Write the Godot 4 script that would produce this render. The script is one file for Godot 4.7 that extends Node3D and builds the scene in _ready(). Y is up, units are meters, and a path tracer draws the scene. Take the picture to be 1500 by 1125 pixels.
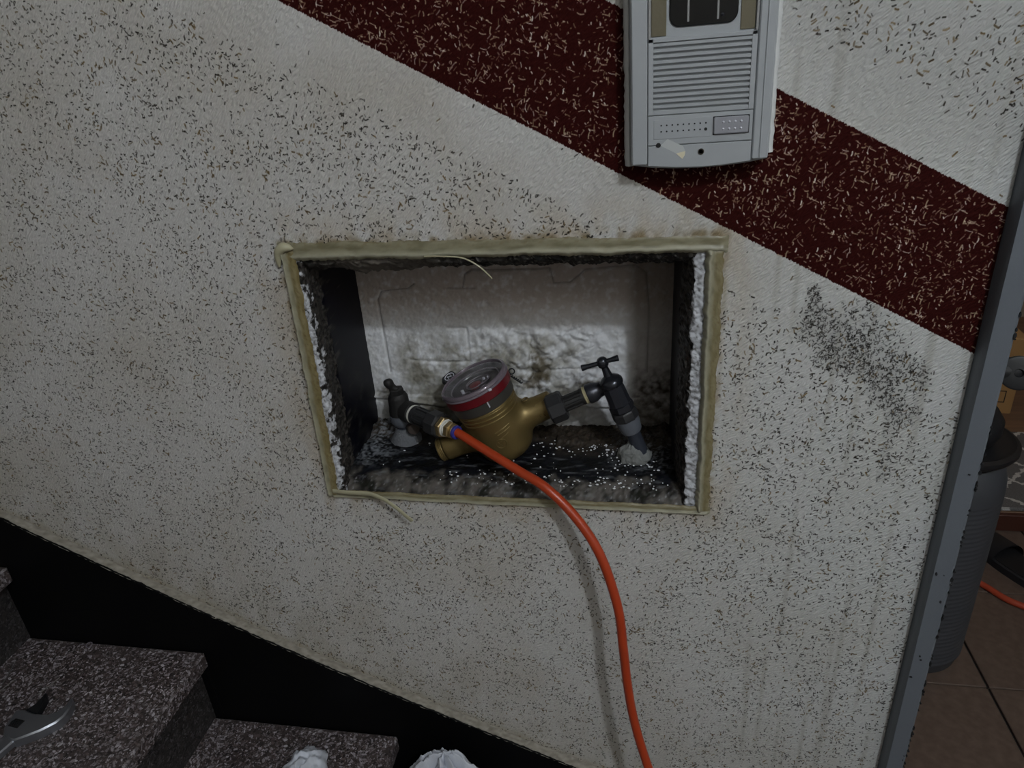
extends Node3D
# Metres. The meter-box opening's middle is the origin, the wall's painted face is z = 0, the tiled floor is y = FLOOR.
const FLOOR := -0.955
const CEIL := 1.68
const WALL_END := 0.5185

var rng := RandomNumberGenerator.new()
var M := {}
var noise_a := FastNoiseLite.new()
var noise_b := FastNoiseLite.new()


func _ready() -> void:
	rng.seed = 71
	# camera
	var cam := Camera3D.new()
	cam.name = "camera"
	cam.keep_aspect = Camera3D.KEEP_HEIGHT
	cam.fov = rad_to_deg(2.0 * atan(562.5 / 1040.0))
	cam.near = 0.02
	cam.position = Vector3(0.1666, 0.3711, 0.7645)
	cam.rotation = Vector3(-0.447, 0.1962, -0.0738)
	add_child(cam)
	cam.current = true
	# surroundings
	var we := WorldEnvironment.new()
	we.name = "surroundings"
	var env := Environment.new()
	env.background_mode = Environment.BG_COLOR
	env.background_color = Color(0.02, 0.02, 0.022)
	env.tonemap_mode = Environment.TONE_MAPPER_LINEAR
	env.tonemap_exposure = 1.0
	env.sdfgi_enabled = true
	env.ssao_enabled = true
	env.ssil_enabled = true
	we.environment = env
	add_child(we)
	# lamps: [where, colour, energy]
	lamp_specs = [
		[Vector3(1.00, CEIL, 1.62), Color(0.94, 0.97, 1.0), 1.68],
		[Vector3(1.75, CEIL, -1.55), Color(1.0, 0.86, 0.70), 0.10],
	]
	noise_a.seed = 5
	noise_a.frequency = 1.0
	noise_a.fractal_octaves = 4
	noise_b.seed = 9
	noise_b.frequency = 1.0
	noise_b.fractal_octaves = 2
	make_materials()
	build_wall()
	build_shell()
	build_stairs()
	build_skirting()
	build_floor()
	build_niche()
	build_frame()
	build_lamps()
	build_sealant()
	build_intercom()
	build_meter()
	build_tap_valve()
	build_corner_valve()
	build_hose()
	build_crumbs()
	build_entry_things()
	build_tread_things()

var lamp_specs := []


# ------------------------------------------------------------------ shapes
class Sh:
	var v := PackedVector3Array()
	var t := PackedInt32Array()
	var uv := PackedVector2Array()
	var c := PackedColorArray()

	func quad(a: int, b: int, cc: int, d: int) -> void:
		t.append_array([a, b, cc, a, cc, d])

	func volume() -> float:
		var s := 0.0
		for i in range(0, t.size(), 3):
			s += v[t[i]].dot(v[t[i + 1]].cross(v[t[i + 2]]))
		return s

	func flip() -> Sh:
		for i in range(0, t.size(), 3):
			var k := t[i]
			t[i] = t[i + 1]
			t[i + 1] = k
		return self

	func outward() -> Sh:
		if volume() < 0.0:
			flip()
		return self

	func moved(x: Transform3D) -> Sh:
		for i in v.size():
			v[i] = x * v[i]
		return self

	func join(o: Sh) -> Sh:
		var n := v.size()
		v.append_array(o.v)
		for i in o.t:
			t.append(i + n)
		if o.uv.size():
			uv.append_array(o.uv)
		if o.c.size():
			c.append_array(o.c)
		return self

	func copy() -> Sh:
		var o := Sh.new()
		o.v = v.duplicate()
		o.t = t.duplicate()
		o.uv = uv.duplicate()
		o.c = c.duplicate()
		return o

	# faces meeting at less than `crease` degrees are shaded as one smooth surface
	func mesh(crease := 38.0) -> ArrayMesh:
		var nt := t.size() / 3
		var fn := PackedVector3Array()
		fn.resize(nt)
		for i in nt:
			fn[i] = (v[t[i * 3 + 1]] - v[t[i * 3]]).cross(v[t[i * 3 + 2]] - v[t[i * 3]])
		var arr := []
		arr.resize(Mesh.ARRAY_MAX)
		if crease >= 179.0:
			var n := PackedVector3Array()
			n.resize(v.size())
			for i in nt:
				for k in 3:
					n[t[i * 3 + k]] += fn[i]
			for i in n.size():
				n[i] = n[i].normalized()
			var idx := PackedInt32Array()
			idx.resize(t.size())
			for i in range(0, t.size(), 3):
				idx[i] = t[i]
				idx[i + 1] = t[i + 2]
				idx[i + 2] = t[i + 1]
			arr[Mesh.ARRAY_VERTEX] = v
			arr[Mesh.ARRAY_NORMAL] = n
			arr[Mesh.ARRAY_INDEX] = idx
			if uv.size() == v.size():
				arr[Mesh.ARRAY_TEX_UV] = uv
			if c.size() == v.size():
				arr[Mesh.ARRAY_COLOR] = c
		else:
			var weld := {}
			var id := PackedInt32Array()
			id.resize(v.size())
			for i in v.size():
				var key := Vector3i((v[i] * 200000.0).round())
				if not weld.has(key):
					weld[key] = weld.size()
				id[i] = weld[key]
			var at := []
			at.resize(weld.size())
			for i in at.size():
				at[i] = PackedInt32Array()
			for i in nt:
				for k in 3:
					at[id[t[i * 3 + k]]].append(i)
			var limit := cos(deg_to_rad(crease))
			var un := PackedVector3Array()
			un.resize(nt)
			for i in nt:
				un[i] = fn[i].normalized()
			var ov := PackedVector3Array()
			var on := PackedVector3Array()
			var ouv := PackedVector2Array()
			var oc := PackedColorArray()
			for i in nt:
				if fn[i].length_squared() < 1e-24:
					continue
				for k in [0, 2, 1]:
					var p := t[i * 3 + k]
					var s := Vector3.ZERO
					for j in at[id[p]]:
						if un[j].dot(un[i]) > limit:
							s += fn[j]
					ov.append(v[p])
					on.append(s.normalized())
					if uv.size() == v.size():
						ouv.append(uv[p])
					if c.size() == v.size():
						oc.append(c[p])
			arr[Mesh.ARRAY_VERTEX] = ov
			arr[Mesh.ARRAY_NORMAL] = on
			if ouv.size():
				arr[Mesh.ARRAY_TEX_UV] = ouv
			if oc.size():
				arr[Mesh.ARRAY_COLOR] = oc
		var m := ArrayMesh.new()
		m.add_surface_from_arrays(Mesh.PRIMITIVE_TRIANGLES, arr)
		return m


func loft(rings: Array, cap0 := true, cap1 := true) -> Sh:
	var s := Sh.new()
	var n: int = rings[0].size()
	for r in rings:
		s.v.append_array(r)
	for k in rings.size() - 1:
		for i in n:
			var j := (i + 1) % n
			s.quad(k * n + i, k * n + j, (k + 1) * n + j, (k + 1) * n + i)
	for e in 2:
		if (e == 0 and cap0) or (e == 1 and cap1):
			var r: PackedVector3Array = rings[0] if e == 0 else rings[-1]
			var mid := Vector3.ZERO
			for p in r:
				mid += p / n
			var m := s.v.size()
			s.v.append(mid)
			var o := 0 if e == 0 else (rings.size() - 1) * n
			for i in n:
				var j := (i + 1) % n
				if e == 0:
					s.t.append_array([m, o + j, o + i])
				else:
					s.t.append_array([m, o + i, o + j])
	return s.outward() if cap0 and cap1 else s


# profile of (radius, height) turned about Y; a radius may be followed by a hex/oct cross-section with seg 6 or 8
func lathe(profile: Array, seg := 28) -> Sh:
	var rings := []
	for p in profile:
		var r := PackedVector3Array()
		for i in seg:
			var a := TAU * i / seg
			r.append(Vector3(cos(a) * maxf(p.x, 1e-5), p.y, -sin(a) * maxf(p.x, 1e-5)))
		rings.append(r)
	return loft(rings)


func rrect(w: float, h: float, r: float, seg := 3) -> PackedVector2Array:
	var o := PackedVector2Array()
	for q in 4:
		var cx := (w / 2 - r) * (1 if q in [0, 3] else -1)
		var cy := (h / 2 - r) * (1 if q < 2 else -1)
		for i in seg + 1:
			var a := PI / 2 * (q + float(i) / seg)
			o.append(Vector2(cx + cos(a) * r, cy + sin(a) * r))
	return o


# box with chamfered edges, middle at the origin
func box(x: float, y: float, z: float, b := 0.0) -> Sh:
	if b <= 0.0:
		var rings0 := []
		for yy in [-y / 2, y / 2]:
			rings0.append(PackedVector3Array([Vector3(x / 2, yy, z / 2), Vector3(x / 2, yy, -z / 2), Vector3(-x / 2, yy, -z / 2), Vector3(-x / 2, yy, z / 2)]))
		return loft(rings0)
	var rings := []
	for k in [[-y / 2, b], [-y / 2 + b, 0.0], [y / 2 - b, 0.0], [y / 2, b]]:
		var r := PackedVector3Array()
		for p in rrect(x - 2 * k[1], z - 2 * k[1], b, 1):
			r.append(Vector3(p.x, k[0], p.y))
		rings.append(r)
	return loft(rings)


func box_at(a: Vector3, b: Vector3, bev := 0.0) -> Sh:
	var d := (b - a).abs()
	return box(d.x, d.y, d.z, bev).moved(Transform3D(Basis(), (a + b) / 2))


# plate with an outline in x, y, from z0 to z1, its front edge chamfered by b
func plate(poly: PackedVector2Array, z0: float, z1: float, b := 0.0) -> Sh:
	if not Geometry2D.is_polygon_clockwise(poly):
		poly = poly.duplicate()
	else:
		poly = poly.duplicate()
		poly.reverse()
	var n := poly.size()
	var inner := PackedVector2Array()
	for i in n:
		var e0 := (poly[i] - poly[(i + n - 1) % n]).normalized()
		var e1 := (poly[(i + 1) % n] - poly[i]).normalized()
		var m := (e0.orthogonal() + e1.orthogonal()).normalized()
		inner.append(poly[i] - m * b / maxf(0.4, m.dot(e1.orthogonal())))
	# Godot's orthogonal turns clockwise in y-down; make sure we went inwards
	if absf(area(inner)) > absf(area(poly)):
		for i in n:
			inner[i] = poly[i] * 2.0 - inner[i]
	var s := Sh.new()
	var levels := [[poly, z0], [poly, z1]] if b == 0.0 else [[poly, z0], [poly, z1 - b], [inner, z1]]
	for l in levels:
		for p in l[0]:
			s.v.append(Vector3(p.x, p.y, l[1]))
	for k in levels.size() - 1:
		for i in n:
			var j := (i + 1) % n
			s.quad(k * n + i, k * n + j, (k + 1) * n + j, (k + 1) * n + i)
	var tri := Geometry2D.triangulate_polygon(poly)
	var last := (levels.size() - 1) * n
	var m0 := s.v.size()
	for p in poly:
		s.v.append(Vector3(p.x, p.y, z0))
	var m1 := s.v.size()
	for i in n:
		s.v.append(s.v[last + i])
	for i in range(0, tri.size(), 3):
		var a := tri[i]
		var bb := tri[i + 1]
		var cc := tri[i + 2]
		if (poly[bb] - poly[a]).cross(poly[cc] - poly[a]) < 0.0:
			var q := bb
			bb = cc
			cc = q
		s.t.append_array([m1 + a, m1 + bb, m1 + cc, m0 + a, m0 + cc, m0 + bb])
	return s.outward()


func area(p: PackedVector2Array) -> float:
	var s := 0.0
	for i in p.size():
		s += p[i].cross(p[(i + 1) % p.size()])
	return s / 2


# tube along points; radius is a number or one per point
func tube(pts: Array, radius, seg := 10, flat := 1.0, up0 := Vector3.ZERO) -> Sh:
	var rings := []
	var n := pts.size()
	var up := Vector3.ZERO
	for i in n:
		var d: Vector3 = (pts[mini(i + 1, n - 1)] - pts[maxi(i - 1, 0)]).normalized()
		if up == Vector3.ZERO:
			up = up0 if up0 != Vector3.ZERO else (Vector3.UP if absf(d.y) < 0.9 else Vector3.RIGHT)
		up = (up - d * up.dot(d)).normalized()
		var side := d.cross(up)
		var r: float = radius[i] if radius is Array else radius
		var ring := PackedVector3Array()
		for k in seg:
			var a := TAU * k / seg
			ring.append(pts[i] + side * cos(a) * r + up * sin(a) * r * flat)
		rings.append(ring)
	return loft(rings)


func spline(pts: Array, per := 8) -> Array:
	var o := []
	for i in pts.size() - 1:
		var p0: Vector3 = pts[maxi(i - 1, 0)]
		var p1: Vector3 = pts[i]
		var p2: Vector3 = pts[i + 1]
		var p3: Vector3 = pts[mini(i + 2, pts.size() - 1)]
		for k in per:
			o.append(p1.cubic_interpolate(p2, p0, p3, float(k) / per))
	o.append(pts[-1])
	return o


# a surface of nu x nv cells: place(u, v) -> Vector3, tint(u, v, p) -> linear Color
func patch(nu: int, nv: int, place: Callable, tint = null) -> Sh:
	var s := Sh.new()
	for j in nv + 1:
		for i in nu + 1:
			var p: Vector3 = place.call(float(i) / nu, float(j) / nv)
			s.v.append(p)
			s.uv.append(Vector2(float(i) / nu, 1.0 - float(j) / nv))
			if tint != null:
				s.c.append(tint.call(float(i) / nu, float(j) / nv, p))
	for j in nv:
		for i in nu:
			var a := j * (nu + 1) + i
			s.quad(a, a + 1, a + nu + 2, a + nu + 1)
	return s


func torus(R: float, r: float, segs := 32, k := 8, arc := TAU) -> Sh:
	var rings := []
	for i in segs + (0 if arc == TAU else 1):
		var a := arc * i / segs
		var ring := PackedVector3Array()
		for q in k:
			var b := TAU * q / k
			ring.append(Vector3(cos(a) * (R + r * cos(b)), r * sin(b), -sin(a) * (R + r * cos(b))))
		rings.append(ring)
	if arc == TAU:
		rings.append(rings[0])
	return loft(rings, false, false).outward()


# turns Y to `axis`, keeping `toward` roughly on +Z
func along(axis: Vector3, origin: Vector3, toward := Vector3.BACK) -> Transform3D:
	var y := axis.normalized()
	var z := (toward - y * toward.dot(y)).normalized()
	return Transform3D(Basis(y.cross(z), y, z), origin)


func lin(r: float, g: float, b: float) -> Color:
	return Color(r / 255.0, g / 255.0, b / 255.0).srgb_to_linear()


# ------------------------------------------------------------------ nodes
func numbered(called: String) -> String:
	if not has_node(NodePath(called)):
		return called
	var k := 1
	while has_node(NodePath("%s_%03d" % [called, k])):
		k += 1
	return "%s_%03d" % [called, k]


func mesh_node(called: String, m: Mesh, material: Material) -> MeshInstance3D:
	var o := MeshInstance3D.new()
	o.name = called
	o.mesh = m
	o.material_override = material
	return o


func part(called: String, s, material: Material, parent: Node3D, crease := 38.0, label := "") -> MeshInstance3D:
	var o := mesh_node(called, s.mesh(crease) if s is Sh else s, material)
	if parent.has_node(NodePath(called)):
		var k := 1
		while parent.has_node(NodePath("%s_%03d" % [called, k])):
			k += 1
		o.name = "%s_%03d" % [called, k]
	parent.add_child(o, true)
	if label:
		o.set_meta("label", label)
	return o


func thing(called: String, label: String, category: String, at := Vector3.ZERO, group := "") -> Node3D:
	var o := Node3D.new()
	o.name = numbered(called)
	o.position = at
	add_child(o, true)
	o.set_meta("label", label)
	o.set_meta("category", category)
	if group:
		o.set_meta("group", group)
	return o


func single(called: String, s, material: Material, label: String, category: String, at := Vector3.ZERO, crease := 38.0, group := "") -> MeshInstance3D:
	var o := mesh_node(numbered(called), s.mesh(crease) if s is Sh else s, material)
	o.position = at
	add_child(o, true)
	o.set_meta("label", label)
	o.set_meta("category", category)
	if group:
		o.set_meta("group", group)
	return o


func setting(called: String, label: String) -> Node3D:
	var o := Node3D.new()
	o.name = called
	add_child(o, true)
	o.set_meta("kind", "structure")
	o.set_meta("label", label)
	o.set_meta("category", called.get_slice("_", 0))
	return o


# ------------------------------------------------------------------ materials
func mat(r: float, g: float, b: float, rough := 0.7, metal := 0.0) -> StandardMaterial3D:
	var m := StandardMaterial3D.new()
	m.albedo_color = Color(r / 255.0, g / 255.0, b / 255.0)
	m.roughness = rough
	m.metallic = metal
	return m


func noise_tex(freq: float, seed_: int, oct := 4, size := 256, normal := false, strength := 4.0) -> NoiseTexture2D:
	var n := FastNoiseLite.new()
	n.noise_type = FastNoiseLite.TYPE_SIMPLEX_SMOOTH
	n.seed = seed_
	n.frequency = freq
	n.fractal_octaves = oct
	var t := NoiseTexture2D.new()
	t.noise = n
	t.width = size
	t.height = size
	t.seamless = true
	t.as_normal_map = normal
	t.bump_strength = strength
	return t


func bumpy(m: StandardMaterial3D, tex: Texture2D, scale: float, height: float) -> StandardMaterial3D:
	m.heightmap_enabled = true
	m.heightmap_texture = tex
	m.heightmap_scale = height
	m.uv1_triplanar = true
	m.uv1_scale = Vector3.ONE * scale
	return m


func make_materials() -> void:
	var fine := noise_tex(0.05, 3)
	M.rubble = mat(255, 255, 255, 0.95)
	M.rubble.vertex_color_use_as_albedo = true
	M.foam = mat(255, 255, 255, 0.9)
	M.foam.vertex_color_use_as_albedo = true
	bumpy(M.foam, fine, 9.0, 0.045)
	M.pan = mat(255, 255, 255, 0.45)
	M.pan.metallic_specular = 0.3
	M.pan.vertex_color_use_as_albedo = true
	M.sealant = mat(255, 255, 255, 0.38)
	M.sealant.vertex_color_use_as_albedo = true
	M.strand = mat(172, 167, 140, 0.35)
	M.white_sealant = bumpy(mat(204, 206, 206, 0.8), fine, 25.0, 0.04)
	M.plastic_gray = bumpy(mat(160, 164, 168, 0.42), fine, 12.0, 0.004)
	M.button_gray = mat(160, 162, 170, 0.28, 0.3)
	M.dark_gap = mat(14, 14, 15, 0.6)
	M.window = mat(9, 9, 10, 0.08)
	M.window_frame = mat(150, 150, 150, 0.35)
	M.olive = bumpy(mat(104, 98, 80, 0.3), fine, 20.0, 0.01)
	M.screw = mat(70, 66, 60, 0.35, 0.6)
	M.sticker = mat(214, 206, 180, 0.7)
	M.sticker_film = mat(182, 186, 186, 0.5)
	M.brass = bumpy(mat(124, 106, 66, 0.42, 0.6), fine, 40.0, 0.006)
	M.bright_brass = mat(190, 166, 122, 0.3, 0.8)
	M.cover = StandardMaterial3D.new()
	M.cover.albedo_color = Color(0.3, 0.28, 0.32, 0.05)
	M.cover.transparency = BaseMaterial3D.TRANSPARENCY_ALPHA
	M.cover.roughness = 0.06
	M.rim = mat(118, 108, 116, 0.10)
	M.rim.metallic = 0.2
	M.red_ring = mat(98, 12, 22, 0.35)
	M.meter_gray = mat(64, 62, 58, 0.5, 0.25)
	M.dial = mat(34, 29, 36, 0.3)
	M.dial_ring = mat(120, 112, 122, 0.3, 0.3)
	M.dial_red = mat(120, 32, 40, 0.4)
	M.dial_glint = mat(205, 205, 215, 0.25)
	M.black_plastic = bumpy(mat(44, 44, 46, 0.5), fine, 30.0, 0.012)
	M.black_deep = bumpy(mat(30, 29, 29, 0.6), fine, 30.0, 0.012)
	M.chrome_dark = mat(64, 66, 72, 0.22, 0.7)
	M.valve_metal = bumpy(mat(60, 61, 68, 0.32, 0.55), fine, 30.0, 0.008)
	M.cream_thread = mat(176, 166, 132, 0.6)
	M.white_tape = bumpy(mat(214, 212, 204, 0.7), fine, 40.0, 0.02)
	M.pvc = bumpy(mat(98, 102, 110, 0.55), fine, 20.0, 0.01)
	M.pvc_dark = mat(48, 52, 62, 0.5)
	M.wad = bumpy(mat(124, 126, 124, 0.9), fine, 18.0, 0.09)
	M.collar_gray = bumpy(mat(104, 106, 110, 0.85), fine, 22.0, 0.16)
	M.hose = mat(172, 62, 30, 0.33)
	M.blue = mat(54, 56, 140, 0.35)
	M.frame = bumpy(mat(100, 106, 114, 0.5), fine, 14.0, 0.012)
	M.chip = mat(24, 25, 28, 0.8)
	M.skirt = mat(11, 11, 12, 0.42)
	M.skirt.metallic_specular = 0.2
	M.grout = mat(255, 255, 255, 0.95)
	M.grout.vertex_color_use_as_albedo = true
	M.granite = granite(Color8(66, 58, 57), [Color8(146, 140, 145), Color8(186, 182, 188), Color8(36, 32, 32), Color8(100, 88, 86)], 21)
	M.riser = granite(Color8(44, 42, 42), [Color8(92, 90, 92), Color8(70, 66, 66), Color8(24, 22, 22), Color8(58, 52, 50)], 22)
	M.tile = bumpy(tile_material(), fine, 6.0, 0.02)
	M.joint = mat(30, 26, 24, 0.9)
	M.paint = mat(212, 208, 200, 0.9)
	M.ceiling = mat(222, 220, 214, 0.95)
	M.room_paint = mat(150, 140, 126, 0.9)
	M.ribbed = mat(66, 68, 73, 0.6)
	M.lid = mat(34, 35, 38, 0.4)
	M.cardboard = bumpy(mat(172, 132, 84, 0.85), fine, 10.0, 0.02)
	M.cardboard_top = mat(190, 152, 104, 0.85)
	M.ink = mat(40, 34, 28, 0.8)
	M.wood = wood_material()
	M.step_wood = bumpy(mat(74, 40, 30, 0.5), fine, 5.0, 0.02)
	M.rug = rug_material()
	M.rug_edge = mat(120, 118, 116, 0.95)
	M.sandal = mat(34, 34, 38, 0.6)
	M.sandal_insole = mat(20, 20, 23, 0.7)
	M.cord = mat(170, 66, 40, 0.5)
	M.steel = bumpy(mat(150, 152, 158, 0.34, 0.85), fine, 25.0, 0.006)
	M.steel_dark = mat(40, 41, 44, 0.45, 0.6)
	M.wire = mat(132, 130, 128, 0.35, 0.7)
	M.cloth = bumpy(mat(206, 210, 220, 0.95), fine, 40.0, 0.05)
	M.glow = mat(250, 250, 250, 0.5)
	M.glow.emission_enabled = true
	M.glow.emission = Color(0.95, 0.97, 1.0)
	M.glow.emission_energy_multiplier = 3.0
	M.glow_warm = M.glow.duplicate()
	M.glow_warm.emission = Color(1.0, 0.88, 0.74)
	M.glow_warm.emission_energy_multiplier = 0.8
	M.crumb = mat(228, 230, 234, 0.85)


# polished speckled stone: elongated chips of several tones
func granite(base: Color, tones: Array, seed_: int) -> StandardMaterial3D:
	var r := RandomNumberGenerator.new()
	r.seed = seed_
	var n := 768
	var im := Image.create(n, n, false, Image.FORMAT_RGB8)
	im.fill(base)
	for k in 9000:
		var col: Color = tones[r.randi() % tones.size()]
		col = base.lerp(col, r.randf_range(0.35, 1.0))
		var p := Vector2(r.randf() * n, r.randf() * n)
		var a := r.randf() * PI
		var big := r.randf()
		var l := 3.0 + 9.0 * big * big
		var w := l * r.randf_range(0.25, 0.7)
		var d := Vector2(cos(a), sin(a))
		var rad := int(l) + 1
		for y in range(-rad, rad + 1):
			for x in range(-rad, rad + 1):
				var q := Vector2(x, y)
				var e := pow(q.dot(d) / l, 2) + pow(q.cross(d) / w, 2)
				if e < 1.0:
					im.set_pixel(posmod(int(p.x) + x, n), posmod(int(p.y) + y, n), col)
	var m := mat(255, 255, 255, 0.5)
	m.albedo_texture = ImageTexture.create_from_image(im)
	m.uv1_triplanar = true
	m.uv1_scale = Vector3.ONE * 4.0
	m.metallic_specular = 0.45
	return m


func tile_material() -> StandardMaterial3D:
	var m := mat(255, 255, 255, 0.5)
	var t := noise_tex(0.012, 12, 5, 512)
	var g := Gradient.new()
	g.set_color(0, Color8(92, 78, 70))
	g.set_color(1, Color8(110, 94, 84))
	t.color_ramp = g
	m.albedo_texture = t
	m.metallic_specular = 0.3
	return m


func wood_material() -> StandardMaterial3D:
	var n := 256
	var im := Image.create(n, n, false, Image.FORMAT_RGB8)
	for y in n:
		for x in n:
			var g := noise_a.get_noise_2d(x * 0.004, y * 0.06) * 0.5 + 0.5
			im.set_pixel(x, y, Color8(104, 80, 62).lerp(Color8(146, 114, 88), g))
	var m := mat(255, 255, 255, 0.5)
	m.albedo_texture = ImageTexture.create_from_image(im)
	m.uv1_triplanar = true
	m.uv1_scale = Vector3.ONE * 1.5
	return m


# grey pile rug with a white lattice of wavy diamonds
func rug_material() -> StandardMaterial3D:
	var n := 512
	var im := Image.create(n, n, false, Image.FORMAT_RGB8)
	for y in n:
		for x in n:
			var u := float(x) / n * 4.0 + noise_a.get_noise_2d(x * 0.05, y * 0.05) * 0.06
			var w := float(y) / n * 4.0 + noise_a.get_noise_2d(x * 0.05 + 40, y * 0.05) * 0.06
			var a := absf(fposmod(u + w, 1.0) - 0.5)
			var b := absf(fposmod(u - w, 1.0) - 0.5)
			var line := absf(minf(a, b) - 0.03) < 0.022 or minf(a, b) < 0.012
			var g := noise_b.get_noise_2d(x * 0.4, y * 0.4) * 0.12
			var col := Color8(196, 194, 190) if line else Color8(104, 102, 102)
			im.set_pixel(x, y, Color(col.r + g, col.g + g, col.b + g))
	var m := mat(255, 255, 255, 0.95)
	m.albedo_texture = ImageTexture.create_from_image(im)
	m.uv1_triplanar = true
	m.uv1_scale = Vector3.ONE * 1.7
	return m


# ------------------------------------------------------------------ the painted wall
# red band between two parallel lines that run down to the right
func band_low(x: float) -> float:
	return 0.4257 - 0.5385 * (x + 0.1979)


func band_high(x: float) -> float:
	return 0.4016 - 0.5335 * (x - 0.1302)


func skirt_top(x: float) -> float:
	var t := clampf((x + 0.8141) / 0.9166, -0.3, 1.2)
	return -0.2335 - 0.4574 * t - 0.018 * sin(PI * clampf(t, 0.0, 1.0))


# distance from the black smear right of the opening, 1 inside its heart
func smear(x: float, y: float) -> float:
	var best := 0.0
	for s in [[0.350, 0.112, 0.352, 0.080, 0.010, 0.9], [0.356, 0.075, 0.40, 0.045, 0.030, 0.85], [0.375, 0.040, 0.437, 0.012, 0.024, 0.95], [0.40, 0.080, 0.43, 0.045, 0.032, 0.55], [0.43, 0.0, 0.462, -0.035, 0.022, 0.75], [0.446, 0.03, 0.468, 0.005, 0.022, 0.7], [0.447, -0.03, 0.451, -0.12, 0.009, 0.5], [0.436, 0.06, 0.445, -0.03, 0.008, 0.5]]:
		var a := Vector2(s[0], s[1])
		var q := Geometry2D.get_closest_point_to_segment(Vector2(x, y), a, Vector2(s[2], s[3]))
		best = maxf(best, s[5] * clampf(1.6 - 1.6 * q.distance_to(Vector2(x, y)) / s[4], 0.0, 1.0))
	return best


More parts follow.
